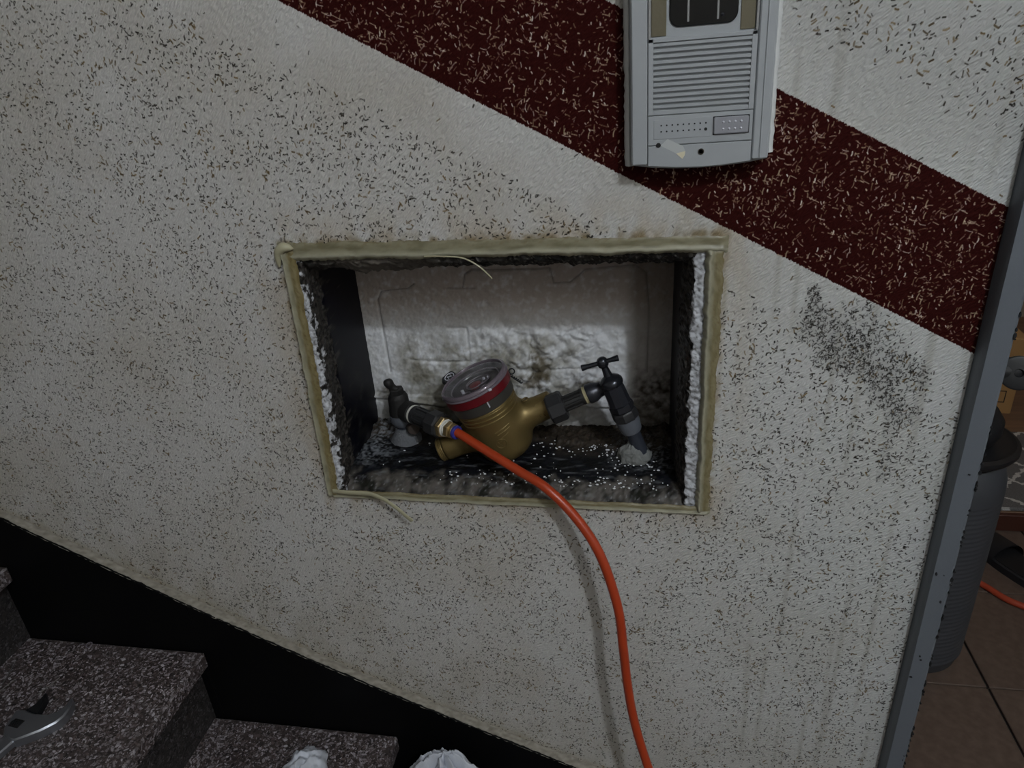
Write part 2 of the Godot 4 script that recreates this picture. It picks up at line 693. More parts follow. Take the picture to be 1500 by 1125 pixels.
func paint_wall(w: int, h: int, x0: float, x1: float, y0: float, y1: float, density: float, seed_: int) -> Image:
	var r := RandomNumberGenerator.new()
	r.seed = seed_
	var lo := Image.create(192, 192, false, Image.FORMAT_RGB8)
	for j in 192:
		for i in 192:
			var x := lerpf(x0, x1, (i + 0.5) / 192)
			var y := lerpf(y1, y0, (j + 0.5) / 192)
			var n := noise_a.get_noise_2d(x * 4.0, y * 4.0)
			var n2 := noise_b.get_noise_2d(x * 22.0 + 7, y * 9.0)
			var col := Color8(196, 194, 191)
			col = col.lerp(Color8(172, 165, 153), clampf(n * 0.5 + 0.10, 0.0, 0.5))
			col = col.lerp(Color8(190, 196, 198), clampf(x * 0.9, 0.0, 0.5))
			# dust and splashes low on the wall, above the stone strip
			var low := clampf(1.0 - (y - skirt_top(x)) / 0.20, 0.0, 1.0)
			col = col.lerp(Color8(160, 154, 140), low * (0.35 + 0.4 * n2))
			var edge := clampf(1.0 - absf(y - skirt_top(x)) / 0.02, 0.0, 1.0)
			col = col.lerp(Color8(150, 140, 120), edge * 0.6)
			# damp brown tinge around the opening
			var q := Vector2(maxf(0.0, absf(x) - 0.25), maxf(0.0, absf(y) - 0.175)).length()
			col = col.lerp(Color8(172, 158, 138), clampf(1.0 - q / 0.05, 0.0, 1.0) * clampf(0.3 + n2, 0.0, 0.5))
			col = col.lerp(Color8(122, 106, 76), clampf(1.2 - q / 0.009, 0.0, 1.0) * clampf(0.35 + 1.8 * noise_a.get_noise_2d(x * 50.0, y * 50.0), 0.0, 0.75))
			# vertical run marks
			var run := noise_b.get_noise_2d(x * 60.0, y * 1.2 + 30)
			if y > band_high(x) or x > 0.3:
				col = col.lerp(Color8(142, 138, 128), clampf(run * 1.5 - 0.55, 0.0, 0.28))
			col = col.lerp(Color8(150, 150, 148), clampf((y - band_high(x) + 0.02) / 0.10, 0.0, 1.0) * 0.42)  # wall above the band painted darker, standing in for weaker light there
			col = col.lerp(Color8(96, 94, 90), smear(x, y) * 0.22)
			lo.set_pixel(i, j, col)
	lo.resize(w, h, Image.INTERPOLATE_CUBIC)
	var im := lo
	# the band, its edges slightly ragged
	for i in w:
		var x := lerpf(x0, x1, (i + 0.5) / w)
		var wob := 0.0010 * noise_b.get_noise_1d(x * 300.0) + 0.0006 * noise_b.get_noise_1d(x * 1300.0)
		var a := int((y1 - band_high(x) + wob) / (y1 - y0) * h)
		var b := int((y1 - band_low(x) - wob) / (y1 - y0) * h)
		a = clampi(a, 0, h)
		b = clampi(b, 0, h)
		if b > a:
			im.fill_rect(Rect2i(i, a, 1, b - a), Color8(48, 11, 9))
	var sx := w / (x1 - x0)
	var sy := h / (y1 - y0)
	im.convert(Image.FORMAT_RGBA8)
	# a stock of single flecks, laid over the sheet thousands of times
	var dark := []
	var fine := []
	var tan := []
	var pale := []
	var scrub := []
	for k in 90:
		var ink := Color8(54, 49, 42).lerp(Color8(26, 24, 22), r.randf())
		dark.append(fleck(sx, sy, 0.0005 + 0.0036 * pow(r.randf(), 1.3), r.randf_range(0.0009, 0.0016), r, ink, r.randf_range(0.6, 1.0)))
		fine.append(fleck(sx, sy, 0.0004 + 0.0026 * pow(r.randf(), 1.3), r.randf_range(0.0008, 0.0013), r, ink, r.randf_range(0.4, 1.0)))
		tan.append(fleck(sx, sy, r.randf_range(0.0018, 0.0050), r.randf_range(0.0010, 0.0019), r, Color8(112, 92, 60).lerp(Color8(70, 58, 42), r.randf()), r.randf_range(0.55, 0.95)))
		pale.append(fleck(sx, sy, 0.0006 + 0.0060 * pow(r.randf(), 1.8), r.randf_range(0.0008, 0.0016), r, [Color8(204, 188, 166), Color8(172, 154, 130), Color8(136, 116, 92), Color8(222, 214, 204)][k % 4], r.randf_range(0.35, 0.95)))
		scrub.append(fleck(sx, sy, r.randf_range(0.0008, 0.0034), r.randf_range(0.0006, 0.0012), r, Color8(44, 43, 42), r.randf_range(0.45, 0.9)))
	var count := int(density * (x1 - x0) * (y1 - y0))
	for k in count:
		var x := r.randf_range(x0, x1)
		var y := r.randf_range(y0, y1)
		var below := band_low(x) - y
		var over := y - band_high(x)
		var clump := noise_a.get_noise_2d(x * 16.0, y * 16.0)
		var keep := 0.60 + 0.80 * clump
		var from := dark
		if below < 0.0 and over < 0.0:
			keep += 0.22
			from = pale
			if minf(-below, -over) < 0.004:
				keep *= 0.3
		else:
			var margin := 0.047 + 0.010 * clump
			var dist := (below if below > 0.0 else over) * 0.88
			keep *= clampf((dist - margin) / 0.016, 0.0, 1.0)
			if dist < margin and r.randf() < 0.010:
				keep = 1.0
			if over > 0.0:
				keep *= 0.75
			if r.randf() < clampf(0.35 + below * 0.9 - x * 0.5, 0.1, 0.9):
				from = fine
			if r.randf() < 0.04 + clampf(noise_b.get_noise_2d(x * 26.0 + 90, y * 26.0) * 1.4 - 0.3, 0.0, 0.55) + (0.22 if over > 0.0 else 0.0):
				from = tan
			keep = maxf(keep, smear(x, y) * 1.2)
		if r.randf() > keep:
			continue
		stamp(im, from[r.randi() % 90], (x - x0) * sx, (y1 - y) * sy)
	# the smear: thick with short black strokes
	if x1 > 0.5 and y1 < 0.6:
		for k in 9000:
			var x := r.randf_range(0.335, 0.48)
			var y := r.randf_range(-0.14, 0.125)
			if below_band(x, y) < 0.004 or r.randf() > pow(smear(x, y), 1.3) * (0.75 + 0.9 * noise_a.get_noise_2d(x * 60.0, y * 60.0)):
				continue
			stamp(im, scrub[r.randi() % 90], (x - x0) * sx, (y1 - y) * sy)
	im.convert(Image.FORMAT_RGB8)
	return im


func stamp(im: Image, f: Image, px: float, py: float) -> void:
	im.blend_rect(f, Rect2i(Vector2i.ZERO, f.get_size()), Vector2i(int(px) - f.get_width() / 2, int(py) - f.get_height() / 2))


# one bent stroke on a clear ground
func fleck(sx: float, sy: float, length: float, wide: float, r: RandomNumberGenerator, col: Color, strength: float) -> Image:
	var a := r.randf() * TAU
	var bend := r.randf_range(-1.0, 1.0) * r.randf()
	var pts := PackedVector2Array()
	var p := Vector2.ZERO
	for i in 4:
		pts.append(p)
		p += Vector2(cos(a + bend * (i - 1) * 0.5), sin(a + bend * (i - 1) * 0.5)) * length / 3.0
	var half := wide * 0.5 + 0.25 / minf(sx, sy)
	var lo := pts[0]
	var hi := pts[0]
	for q in pts:
		lo = lo.min(q)
		hi = hi.max(q)
	lo -= Vector2.ONE * (half + 0.0005)
	hi += Vector2.ONE * (half + 0.0005)
	var w := int((hi.x - lo.x) * sx) + 2
	var h := int((hi.y - lo.y) * sy) + 2
	var im := Image.create(w, h, false, Image.FORMAT_RGBA8)
	im.fill(Color(col.r, col.g, col.b, 0.0))
	for y in h:
		for x in w:
			var q := lo + Vector2((x + 0.5) / sx, (y + 0.5) / sy)
			var d := 1.0
			for i in 3:
				var e := pts[i + 1] - pts[i]
				var t := clampf((q - pts[i]).dot(e) / e.length_squared(), 0.0, 1.0)
				d = minf(d, (q - pts[i] - e * t).length_squared())
			var cover := clampf((half - sqrt(d)) / (0.7 / minf(sx, sy)), 0.0, 1.0) * strength
			if cover > 0.01:
				im.set_pixel(x, y, Color(col.r, col.g, col.b, cover))
	return im


func below_band(x: float, y: float) -> float:
	return band_low(x) - y


func roller_bump(w: int, h: int, sx: float, sy: float) -> ImageTexture:
	# one seamless tile of slanting roller texture, laid over the sheet
	var n := FastNoiseLite.new()
	n.seed = 14
	n.noise_type = FastNoiseLite.TYPE_SIMPLEX_SMOOTH
	n.frequency = 0.11
	n.fractal_octaves = 3
	var wave := n.get_seamless_image(256, 256)
	wave.convert(Image.FORMAT_L8)
	wave.resize(128, 256, Image.INTERPOLATE_CUBIC)
	# squeezed sideways, twice side by side, and sheared by one whole turn: grain that slants up to the right
	var tile := Image.create(256, 256, false, Image.FORMAT_L8)
	for y in 256:
		for k in 4:
			tile.blit_rect(wave, Rect2i(0, y, 128, 1), Vector2i(128 * k - y, y))
	var metres := 0.17
	tile.resize(int(metres * sx), int(metres * sy), Image.INTERPOLATE_CUBIC)
	var im := Image.create(w, h, false, Image.FORMAT_L8)
	for y in range(0, h, tile.get_height()):
		for x in range(0, w, tile.get_width()):
			im.blit_rect(tile, Rect2i(0, 0, tile.get_width(), tile.get_height()), Vector2i(x, y))
	return ImageTexture.create_from_image(im)


func wall_material(w: int, h: int, x0: float, x1: float, y0: float, y1: float, density: float, seed_: int) -> StandardMaterial3D:
	var m := mat(255, 255, 255, 0.86)
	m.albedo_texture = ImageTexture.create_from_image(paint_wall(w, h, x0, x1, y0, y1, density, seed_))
	m.heightmap_enabled = true
	m.heightmap_texture = roller_bump(w, h, w / (x1 - x0), h / (y1 - y0))
	m.heightmap_scale = 0.16
	m.metallic_specular = 0.22
	return m


# slab of wall whose front face carries the painted sheet x0..x1, y0..y1
func wall_slab(a: Vector2, b: Vector2, sheet: Rect2, back := -0.25) -> Sh:
	var s := box_at(Vector3(a.x, a.y, back), Vector3(b.x, b.y, 0))
	for p in s.v:
		s.uv.append(Vector2((p.x - sheet.position.x) / sheet.size.x, 1.0 - (p.y - sheet.position.y) / sheet.size.y))
	return s


func build_wall() -> void:
	var wall := setting("wall_front", "white wall sprayed with dark flecks and crossed by a dark red slanting band")
	var y0 := -0.96
	var ym := 0.47
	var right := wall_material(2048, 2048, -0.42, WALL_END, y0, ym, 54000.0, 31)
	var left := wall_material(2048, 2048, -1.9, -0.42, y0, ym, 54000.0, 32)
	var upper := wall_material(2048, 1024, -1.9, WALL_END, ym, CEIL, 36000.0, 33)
	var rr := Rect2(-0.42, y0, WALL_END + 0.42, ym - y0)
	var s := Sh.new()
	for q in [[-0.42, y0, -0.240, ym], [0.2435, y0, WALL_END, ym], [-0.240, 0.166, 0.2435, ym], [-0.240, y0, 0.2435, -0.175]]:
		s.join(wall_slab(Vector2(q[0], q[1]), Vector2(q[2], q[3]), rr))
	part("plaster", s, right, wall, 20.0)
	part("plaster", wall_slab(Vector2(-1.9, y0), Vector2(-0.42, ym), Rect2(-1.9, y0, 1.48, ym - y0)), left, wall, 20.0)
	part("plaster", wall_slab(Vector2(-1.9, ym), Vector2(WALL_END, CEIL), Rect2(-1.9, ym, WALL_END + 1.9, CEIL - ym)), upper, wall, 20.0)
	# over the doorway and right of it
	part("plaster", box_at(Vector3(WALL_END, 1.12, -0.25), Vector3(1.62, CEIL, 0)), M.paint, wall)
	part("plaster", box_at(Vector3(1.62, FLOOR, -0.25), Vector3(2.5, CEIL, 0)), M.paint, wall)


func build_shell() -> void:
	var w := setting("wall_back", "plain cream wall across the stairs")
	part("plaster", box_at(Vector3(-2.0, FLOOR - 0.05, 2.02), Vector3(2.6, CEIL + 0.1, 2.2)), M.paint, w)
	w = setting("wall_left", "plain wall closing the stairs on the left")
	part("plaster", box_at(Vector3(-2.1, FLOOR - 0.05, -0.25), Vector3(-1.9, CEIL + 0.1, 2.2)), M.paint, w)
	w = setting("wall_right", "plain wall closing the hall on the right")
	part("plaster", box_at(Vector3(2.5, FLOOR - 0.05, -2.8), Vector3(2.7, CEIL + 0.1, 2.2)), M.paint, w)
	w = setting("wall_rear", "dull wall at the far side of the entry room")
	part("plaster", box_at(Vector3(0.2, FLOOR - 0.05, -2.8), Vector3(2.6, CEIL + 0.1, -2.6)), M.room_paint, w)
	w = setting("wall_side", "dull side wall of the entry room behind the meter wall")
	part("plaster", box_at(Vector3(0.1, FLOOR - 0.05, -2.7), Vector3(0.3, CEIL + 0.1, -0.25)), M.room_paint, w)
	w = setting("ceiling", "plain white ceiling")
	part("plaster", box_at(Vector3(-2.1, CEIL, -2.8), Vector3(2.7, CEIL + 0.15, 2.2)), M.ceiling, w)


func build_stairs() -> void:
	var st := setting("stairs", "speckled granite stairs rising to the left along the wall")
	st.set_meta("category", "stairs")
	for k in range(-2, 5):
		var nose := -0.5255 - 0.307 * k
		var top := -0.49 + 0.155 * k
		part("tread", box_at(Vector3(nose - 0.335, top - 0.03, 0.0125), Vector3(nose, top, 2.02), 0.003), M.granite, st)
		part("riser", box_at(Vector3(nose - 0.05, maxf(top - 0.1551, FLOOR), 0.0125), Vector3(nose - 0.022, top - 0.03, 2.02)), M.riser, st)
		part("core", box_at(Vector3(nose - 0.33, FLOOR, 0.0125), Vector3(nose - 0.051, top - 0.031, 2.02)), M.riser, st)


func build_skirting() -> void:
	var sk := setting("baseboard_front", "black polished stone skirting stepping along the stairs")
	var xs := [-1.9, -1.29, -0.531, 0.22, 0.5183]
	for i in 4:
		var a: float = xs[i] + (0.0004 if i else 0.0)
		var b: float = xs[i + 1] - 0.0004
		var poly := PackedVector2Array()
		var n := 14
		for k in n + 1:
			var x := lerpf(a, b, float(k) / n)
			poly.append(Vector2(x, skirt_top(x)))
		# the lower edge stays under the treads
		for k in n + 1:
			var x := lerpf(b, a, float(k) / n)
			poly.append(Vector2(x, maxf(FLOOR, skirt_top(x) - 0.34)))
		part("stone_panel", plate(poly, 0.0005, 0.012, 0.0008), M.skirt, sk)
	# rough mortar line along the top edge of the stone
	var tint := func(u: float, v: float, p: Vector3) -> Color:
		var g := noise_a.get_noise_2d(p.x * 60.0, p.y * 60.0 + v * 3.0) * 0.5 + 0.5
		return lin(104, 98, 88).lerp(lin(156, 151, 141), clampf(g * 1.6 - 0.2, 0.0, 1.0))
	var place := func(u: float, v: float) -> Vector3:
		var x := lerpf(-1.9, 0.518, u)
		var wob := noise_a.get_noise_2d(x * 25.0, 3.0) * 0.004 + noise_a.get_noise_2d(x * 110.0, 9.0) * 0.002
		var a := v * PI
		var y := skirt_top(x) - 0.002 + (0.0075 + wob) * (1.0 - cos(a)) * 0.5
		var z := 0.0121 * cos(a * 0.5) + 0.0014 * noise_a.get_noise_2d(x * 120.0, v * 6.0)
		return Vector3(x, y, maxf(z, -0.001))
	part("mortar_line", patch(700, 6, place, tint), M.grout, sk, 180.0)


func build_floor() -> void:
	var fl := setting("floor", "brown ceramic floor tiles with dark joints")
	part("bed", box_at(Vector3(-2.1, FLOOR - 0.2, -2.8), Vector3(2.7, FLOOR - 0.006, 2.2)), M.joint, fl)
	var pitch := 0.307
	for j in range(-2, 9):
		for i in range(-2, 5):
			var x := 0.921 + pitch * i
			var z := -0.4777 + pitch * j
			var x0 := maxf(x, 0.09) + 0.0022
			var z1 := minf(z + pitch, 2.02) - 0.0015
			var z0 := maxf(z, -1.05) + 0.0015
			if x + pitch - 0.0015 > x0 + 0.02 and z1 > z0 + 0.02:
				part("tile", box_at(Vector3(x0, FLOOR - 0.012, z0), Vector3(x + pitch - 0.0028, FLOOR, z1), 0.0015), M.tile, fl)


# ------------------------------------------------------------------ the meter box
func fbm(p: Vector3, f: float) -> float:
	return noise_a.get_noise_3d(p.x * f, p.y * f, p.z * f)


const BACK := -0.165


func groove(p: Vector2, lines: Array, w: float) -> float:
	var d := 1.0
	for l in lines:
		for i in l.size() - 1:
			d = minf(d, Geometry2D.get_closest_point_to_segment(p, l[i], l[i + 1]).distance_to(p))
	return clampf(1.0 - d / w, 0.0, 1.0)


func build_niche() -> void:
	var box_node := setting("wall_niche", "recessed meter niche with black lining and a dirty white foam back")
	box_node.set_meta("category", "niche")
	# foam board at the back, with the outline pressed into it and crumbling lower half
	var lid := [[Vector2(-0.204, -0.0655), Vector2(-0.207, 0.049), Vector2(-0.200, 0.062), Vector2(-0.1592, 0.0658), Vector2(-0.15, 0.072)],
		[Vector2(-0.1011, 0.0651), Vector2(-0.0793, 0.0648), Vector2(-0.062, 0.0648)], [Vector2(-0.0793, 0.0648), Vector2(-0.0743, 0.0856), Vector2(-0.0639, 0.0923), Vector2(-0.0351, 0.0908), Vector2(0.0455, 0.0923), Vector2(0.0502, 0.071), Vector2(0.0727, 0.0717), Vector2(0.082, 0.079), Vector2(0.0935, 0.0896), Vector2(0.1596, 0.095), Vector2(0.175, 0.0835), Vector2(0.1793, 0.0355), Vector2(0.1781, -0.0618)]]
	var blocks := [[Vector2(-0.1076, 0.0053), Vector2(-0.0792, 0.0052), Vector2(-0.0796, -0.0421)], [Vector2(-0.1712, -0.046), Vector2(-0.12, -0.049), Vector2(-0.077, -0.0476)], [Vector2(0.012, 0.0), Vector2(0.013, -0.055)], [Vector2(0.045, -0.06), Vector2(0.105, -0.057)]]
	var ledge := [[Vector2(-0.245, -0.1032), Vector2(-0.1266, -0.1188), Vector2(-0.06, -0.108), Vector2(-0.0195, -0.103), Vector2(0.0619, -0.113), Vector2(0.13, -0.116)]]
	var lumps := [[0.0, -0.045, 0.022, 0.006], [-0.015, -0.02, 0.014, 0.004], [0.03, -0.015, 0.02, 0.0035], [0.055, -0.03, 0.017, 0.003], [-0.005, -0.075, 0.018, 0.005], [-0.05, 0.0, 0.02, 0.003], [0.10, -0.01, 0.02, 0.003], [0.06, 0.005, 0.022, 0.003], [-0.03, -0.055, 0.02, 0.003]]
	var rough_zone := func(x: float, y: float) -> float:
		return clampf(exp(-pow((x - 0.03) / 0.10, 2.0)) * clampf((0.03 - y) / 0.03, 0.0, 1.0), 0.0, 1.0)
	var place := func(u: float, v: float) -> Vector3:
		var x := lerpf(-0.245, 0.222, u)
		var y := lerpf(-0.172, 0.17, v)
		var p := Vector2(x, y)
		var z := BACK
		z -= 0.0035 * groove(p, lid, 0.0022)
		z -= 0.003 * groove(p, blocks, 0.003)
		z += 0.004 * groove(p, ledge, 0.004) - 0.004 * groove(p + Vector2(0, 0.006), ledge, 0.003)
		if y < -0.105:
			z += 0.003
		var g: float = rough_zone.call(x, y)
		for l in lumps:
			var d: float = p.distance_to(Vector2(l[0], l[1])) / l[2]
			z += l[3] * exp(-d * d * 2.0)
		z += g * 0.008 * fbm(Vector3(x, y, 0), 40.0) + 0.0013 * fbm(Vector3(x, y, 4), 90.0) + 0.0009 * fbm(Vector3(x, y, 9), 260.0)
		if x > 0.178 and y < -0.055:
			z += 0.003 * fbm(Vector3(x, y, 14), 120.0)
		return Vector3(x, y, z)
	var tint := func(u: float, v: float, p: Vector3) -> Color:
		var n := fbm(p, 22.0)
		var n2 := fbm(p + Vector3(3, 1, 0), 70.0)
		var col := lin(228, 229, 232)
		col = col.lerp(lin(182, 168, 158), clampf((p.y - 0.0) / 0.05, 0.0, 1.0) * 0.85)  # upper half tinted browner, painting in the shade under the lintel
		var g: float = rough_zone.call(p.x, p.y)
		col = col.lerp(lin(140, 134, 118), clampf(n * 1.3 + 0.12, 0.0, 1.0) * clampf(g + 0.25, 0.0, 0.85) * (1.0 if p.y < 0.0 else 0.4))
		col = col.lerp(lin(240, 243, 248), clampf(n2 * 2.0 - 0.15, 0.0, 1.0) * 0.5)
		# grey-olive grime over the middle, cleaner towards the right
		var grime := clampf((0.012 - p.y) / 0.04, 0.0, 1.0) * clampf((0.085 - p.x) / 0.06, 0.0, 1.0) * clampf((p.x + 0.21) / 0.04, 0.2, 1.0)
		col = col.lerp(lin(150, 147, 136), grime * clampf(0.62 + n * 0.9 - n2 * 0.7, 0.0, 0.95))
		col = col.lerp(lin(96, 90, 74), grime * clampf(n * 1.6 + n2 * 1.2 - 0.45, 0.0, 0.7))
		# right jamb's shade painted in, a brown stain low in it, other stains
		var shade_stain := clampf((p.x - 0.146) / 0.018, 0.0, 1.0)
		col = col.lerp(lin(118, 105, 92), shade_stain * 0.65)
		col = col.lerp(lin(58, 48, 38), shade_stain * clampf((-0.05 - p.y + 0.02 * n) / 0.03, 0.0, 1.0) * clampf(0.65 + n2, 0.0, 1.0))
		for s in [[0.098, -0.083, 0.024, 0.014], [0.025, -0.055, 0.016, 0.022], [-0.21, -0.10, 0.02, 0.01], [0.015, -0.08, 0.02, 0.015]]:
			var d := Vector2((p.x - s[0]) / s[2], (p.y - s[1]) / s[3]).length() + n2 * 0.9
			col = col.lerp(lin(92, 82, 62), clampf(1.5 - 1.3 * d, 0.0, 1.0) * 0.85)
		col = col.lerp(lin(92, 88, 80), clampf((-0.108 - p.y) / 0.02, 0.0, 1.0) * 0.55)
		col = col.lerp(lin(88, 84, 80), groove(Vector2(p.x, p.y), lid, 0.0016) * 0.6)
		return col
	part("foam_back", patch(310, 230, place, tint), M.foam, box_node, 180.0, "dirty white foam board at the back of the box")
	part("backing", box_at(Vector3(-0.25, -0.19, -0.25), Vector3(0.25, 0.185, BACK - 0.012)), M.chip, box_node)
	# side linings: cross-section from the front edge inwards; [x, z] per v, with a jagged crumbling front
	for side in [-1, 1]:
		var prof: Array = [Vector2(-0.2395, -0.002), Vector2(-0.231, -0.004), Vector2(-0.2325, -0.020), Vector2(-0.236, -0.045), Vector2(-0.2345, -0.056), Vector2(-0.2340, -0.17)] if side < 0 else [Vector2(0.243, -0.002), Vector2(0.2265, -0.004), Vector2(0.2215, -0.018), Vector2(0.217, -0.05), Vector2(0.2145, -0.062), Vector2(0.2105, -0.17)]
		var pl := func(u: float, v: float) -> Vector3:
			var y := lerpf(-0.176, 0.168, u)
			var k := v * 5.0
			var i := mini(int(k), 4)
			var q: Vector2 = prof[i].lerp(prof[i + 1], k - i)
			var p := Vector3(q.x, y, q.y)
			var amp := 0.0030 if k < 3.6 else 0.0
			if k > 0.2 and k < 4.0:
				p.x += amp * 1.4 * fbm(p, 70.0) - side * amp * 0.4
				p.z += amp * 1.2 * fbm(p + Vector3(5, 0, 0), 90.0)
			return p
		var ti := func(u: float, v: float, p: Vector3) -> Color:
			var k := v * 5.0
			var n := fbm(p, 60.0)
			var n2 := fbm(p + Vector3(2, 2, 0), 180.0)
			var white_to := (1.15 + 2.2 * n if side < 0 else 1.12 + 0.5 * n)
			if side < 0 and p.y < -0.09:
				white_to -= 0.5
			if p.y > 0.125 and side < 0:
				white_to -= 0.9
			if k < white_to:
				return lin(196, 198, 204).lerp(lin(96, 93, 90), clampf(n2 * 1.8 + 0.1, 0.0, 0.85))
			if k < 3.75 + 1.0 * n:
				return lin(72, 68, 64).lerp(lin(26, 25, 25), clampf(0.5 + n2 * 1.6, 0.0, 1.0))
			var dust := clampf(fbm(p + Vector3(0, 9, 0), 26.0) * 1.2 - 0.1 - (p.y + 0.05) * 3.0, 0.0, 1.0)
			return lin(10, 10, 13).lerp(lin(66, 66, 66), dust * clampf(n2 + 0.3, 0.0, 1.0) * (1.0 if k < 4.6 else 0.35))
		var sh := patch(240, 60, pl, ti)
		if side > 0:
			sh.flip()
		part("side_lining", sh, M.pan, box_node, 180.0, "black side lining with a crumbling white mortar edge")
	# broken mortar under the lintel
	var lp := func(u: float, v: float) -> Vector3:
		var x := lerpf(-0.24, 0.243, u)
		var q := Vector2(0.169, -0.001).lerp(Vector2(0.151, -0.006), v * 4.0) if v < 0.25 else (Vector2(0.151, -0.006).lerp(Vector2(0.137, -0.032), (v - 0.25) / 0.35) if v < 0.6 else Vector2(0.137, -0.032).lerp(Vector2(0.150, -0.17), (v - 0.6) / 0.4))
		var p := Vector3(x, q.x, q.y)
		var amp := 1.0 - smoothstep(0.6, 0.9, v)
		p.y += amp * (0.004 * fbm(p, 40.0) + 0.003 * fbm(p, 120.0))
		p.z += amp * 0.004 * fbm(p + Vector3(4, 0, 0), 70.0)
		var tongue := exp(-pow((x + 0.165) / 0.02, 2.0)) + 0.6 * exp(-pow((x + 0.12) / 0.025, 2.0))
		p.y -= 0.006 * tongue * amp * smoothstep(0.2, 0.5, v)
		return p
	var lt := func(u: float, v: float, p: Vector3) -> Color:
		var n := fbm(p, 60.0)
		var n2 := fbm(p + Vector3(2, 2, 0), 190.0)
		var col := lin(52, 49, 46).lerp(lin(18, 18, 19), clampf(0.5 + n * 1.5, 0.0, 1.0))
		col = col.lerp(lin(150, 146, 140), clampf(n2 * 2.4 - 0.55, 0.0, 0.8))
		var grey := exp(-pow((p.x + 0.155) / 0.035, 2.0)) + exp(-pow((p.x + 0.09) / 0.03, 2.0)) * 0.6
		col = col.lerp(lin(112, 106, 98), clampf(grey, 0.0, 0.9) * (1.0 - smoothstep(0.55, 0.7, v)))
		return lin(20, 20, 21) if v > 0.75 else col
	part("lintel_mortar", patch(300, 40, lp, lt), M.rubble, box_node, 180.0, "dark broken mortar under the top edge")
	# floor of the box: rubble sill in front, black pan, brown grit at the back
	var fp := func(u: float, v: float) -> Vector3:
		var x := lerpf(-0.242, 0.243, u)
		var z := lerpf(0.0, -0.172, v)
		var y := lerpf(-0.176, -0.160, smoothstep(0.0, 0.16, v)) if v < 0.16 else lerpf(-0.160, -0.157, smoothstep(0.16, 0.25, v))
		var p := Vector3(x, y, z)
		var front := 1.0 - smoothstep(0.12, 0.26, v)
		p.y += front * (0.0036 * fbm(p, 40.0) + 0.0012 * fbm(p, 150.0))
		var back := smoothstep(0.62, 0.82, v + 0.12 * fbm(p, 16.0) + (0.08 if x > 0.05 else -0.05))
		p.y += back * (0.008 + 0.006 * fbm(p, 45.0) + 0.003 * fbm(p, 150.0))
		var corner := clampf(1.0 - absf(x + 0.225) / 0.055, 0.0, 1.0) + clampf(1.0 - absf(x - 0.205) / 0.05, 0.0, 1.0)
		p.y += corner * (0.006 + 0.005 * fbm(p + Vector3(0, 3, 0), 60.0)) * smoothstep(0.1, 0.5, v)
		p.y += 0.0006 * fbm(p, 200.0)
		return p
	var ft := func(u: float, v: float, p: Vector3) -> Color:
		var n := fbm(p, 34.0)
		var n2 := fbm(p + Vector3(2, 2, 0), 150.0)
		var col := lin(16, 17, 21).lerp(lin(34, 36, 42), clampf(n, 0.0, 1.0))
		var front := 1.0 - smoothstep(0.14, 0.24, v + 0.1 * n)
		col = col.lerp(lin(92, 88, 83).lerp(lin(36, 34, 33), clampf(0.5 + n * 2.0, 0.0, 1.0)), front)
		col = col.lerp(lin(150, 150, 152), front * clampf(n2 * 2.6 - 0.85, 0.0, 0.8))
		var scuff := clampf(fbm(Vector3(p.x * 0.5, 0, p.z * 1.6), 60.0) * 2.4 - 0.55, 0.0, 1.0) * (1.0 - smoothstep(0.4, 0.6, v))
		col = col.lerp(lin(120, 122, 126), scuff * 0.6)
		var back := smoothstep(0.55, 0.8, v + 0.14 * n + (0.10 if p.x > 0.05 else -0.02))
		col = col.lerp(lin(66, 57, 48).lerp(lin(44, 40, 36), clampf(0.5 + n2, 0.0, 1.0)), back * 0.95)
		var corner := clampf(1.0 - absf(p.x + 0.215) / 0.05, 0.0, 1.0)
		col = col.lerp(lin(140, 144, 150), corner * clampf(n2 * 2.0 + n + 0.1, 0.0, 0.75) * smoothstep(0.2, 0.4, v))
		var grit := clampf(1.0 - absf(p.x - 0.175) / 0.06, 0.0, 1.0) * clampf(1.0 - absf(v - 0.55) / 0.3, 0.0, 1.0)
		col = col.lerp(lin(170, 172, 178), grit * clampf(n2 * 2.0, 0.0, 0.7))
		return col
	part("box_floor", patch(300, 110, fp, ft), M.pan, box_node, 180.0, "black floor of the box strewn with grit")


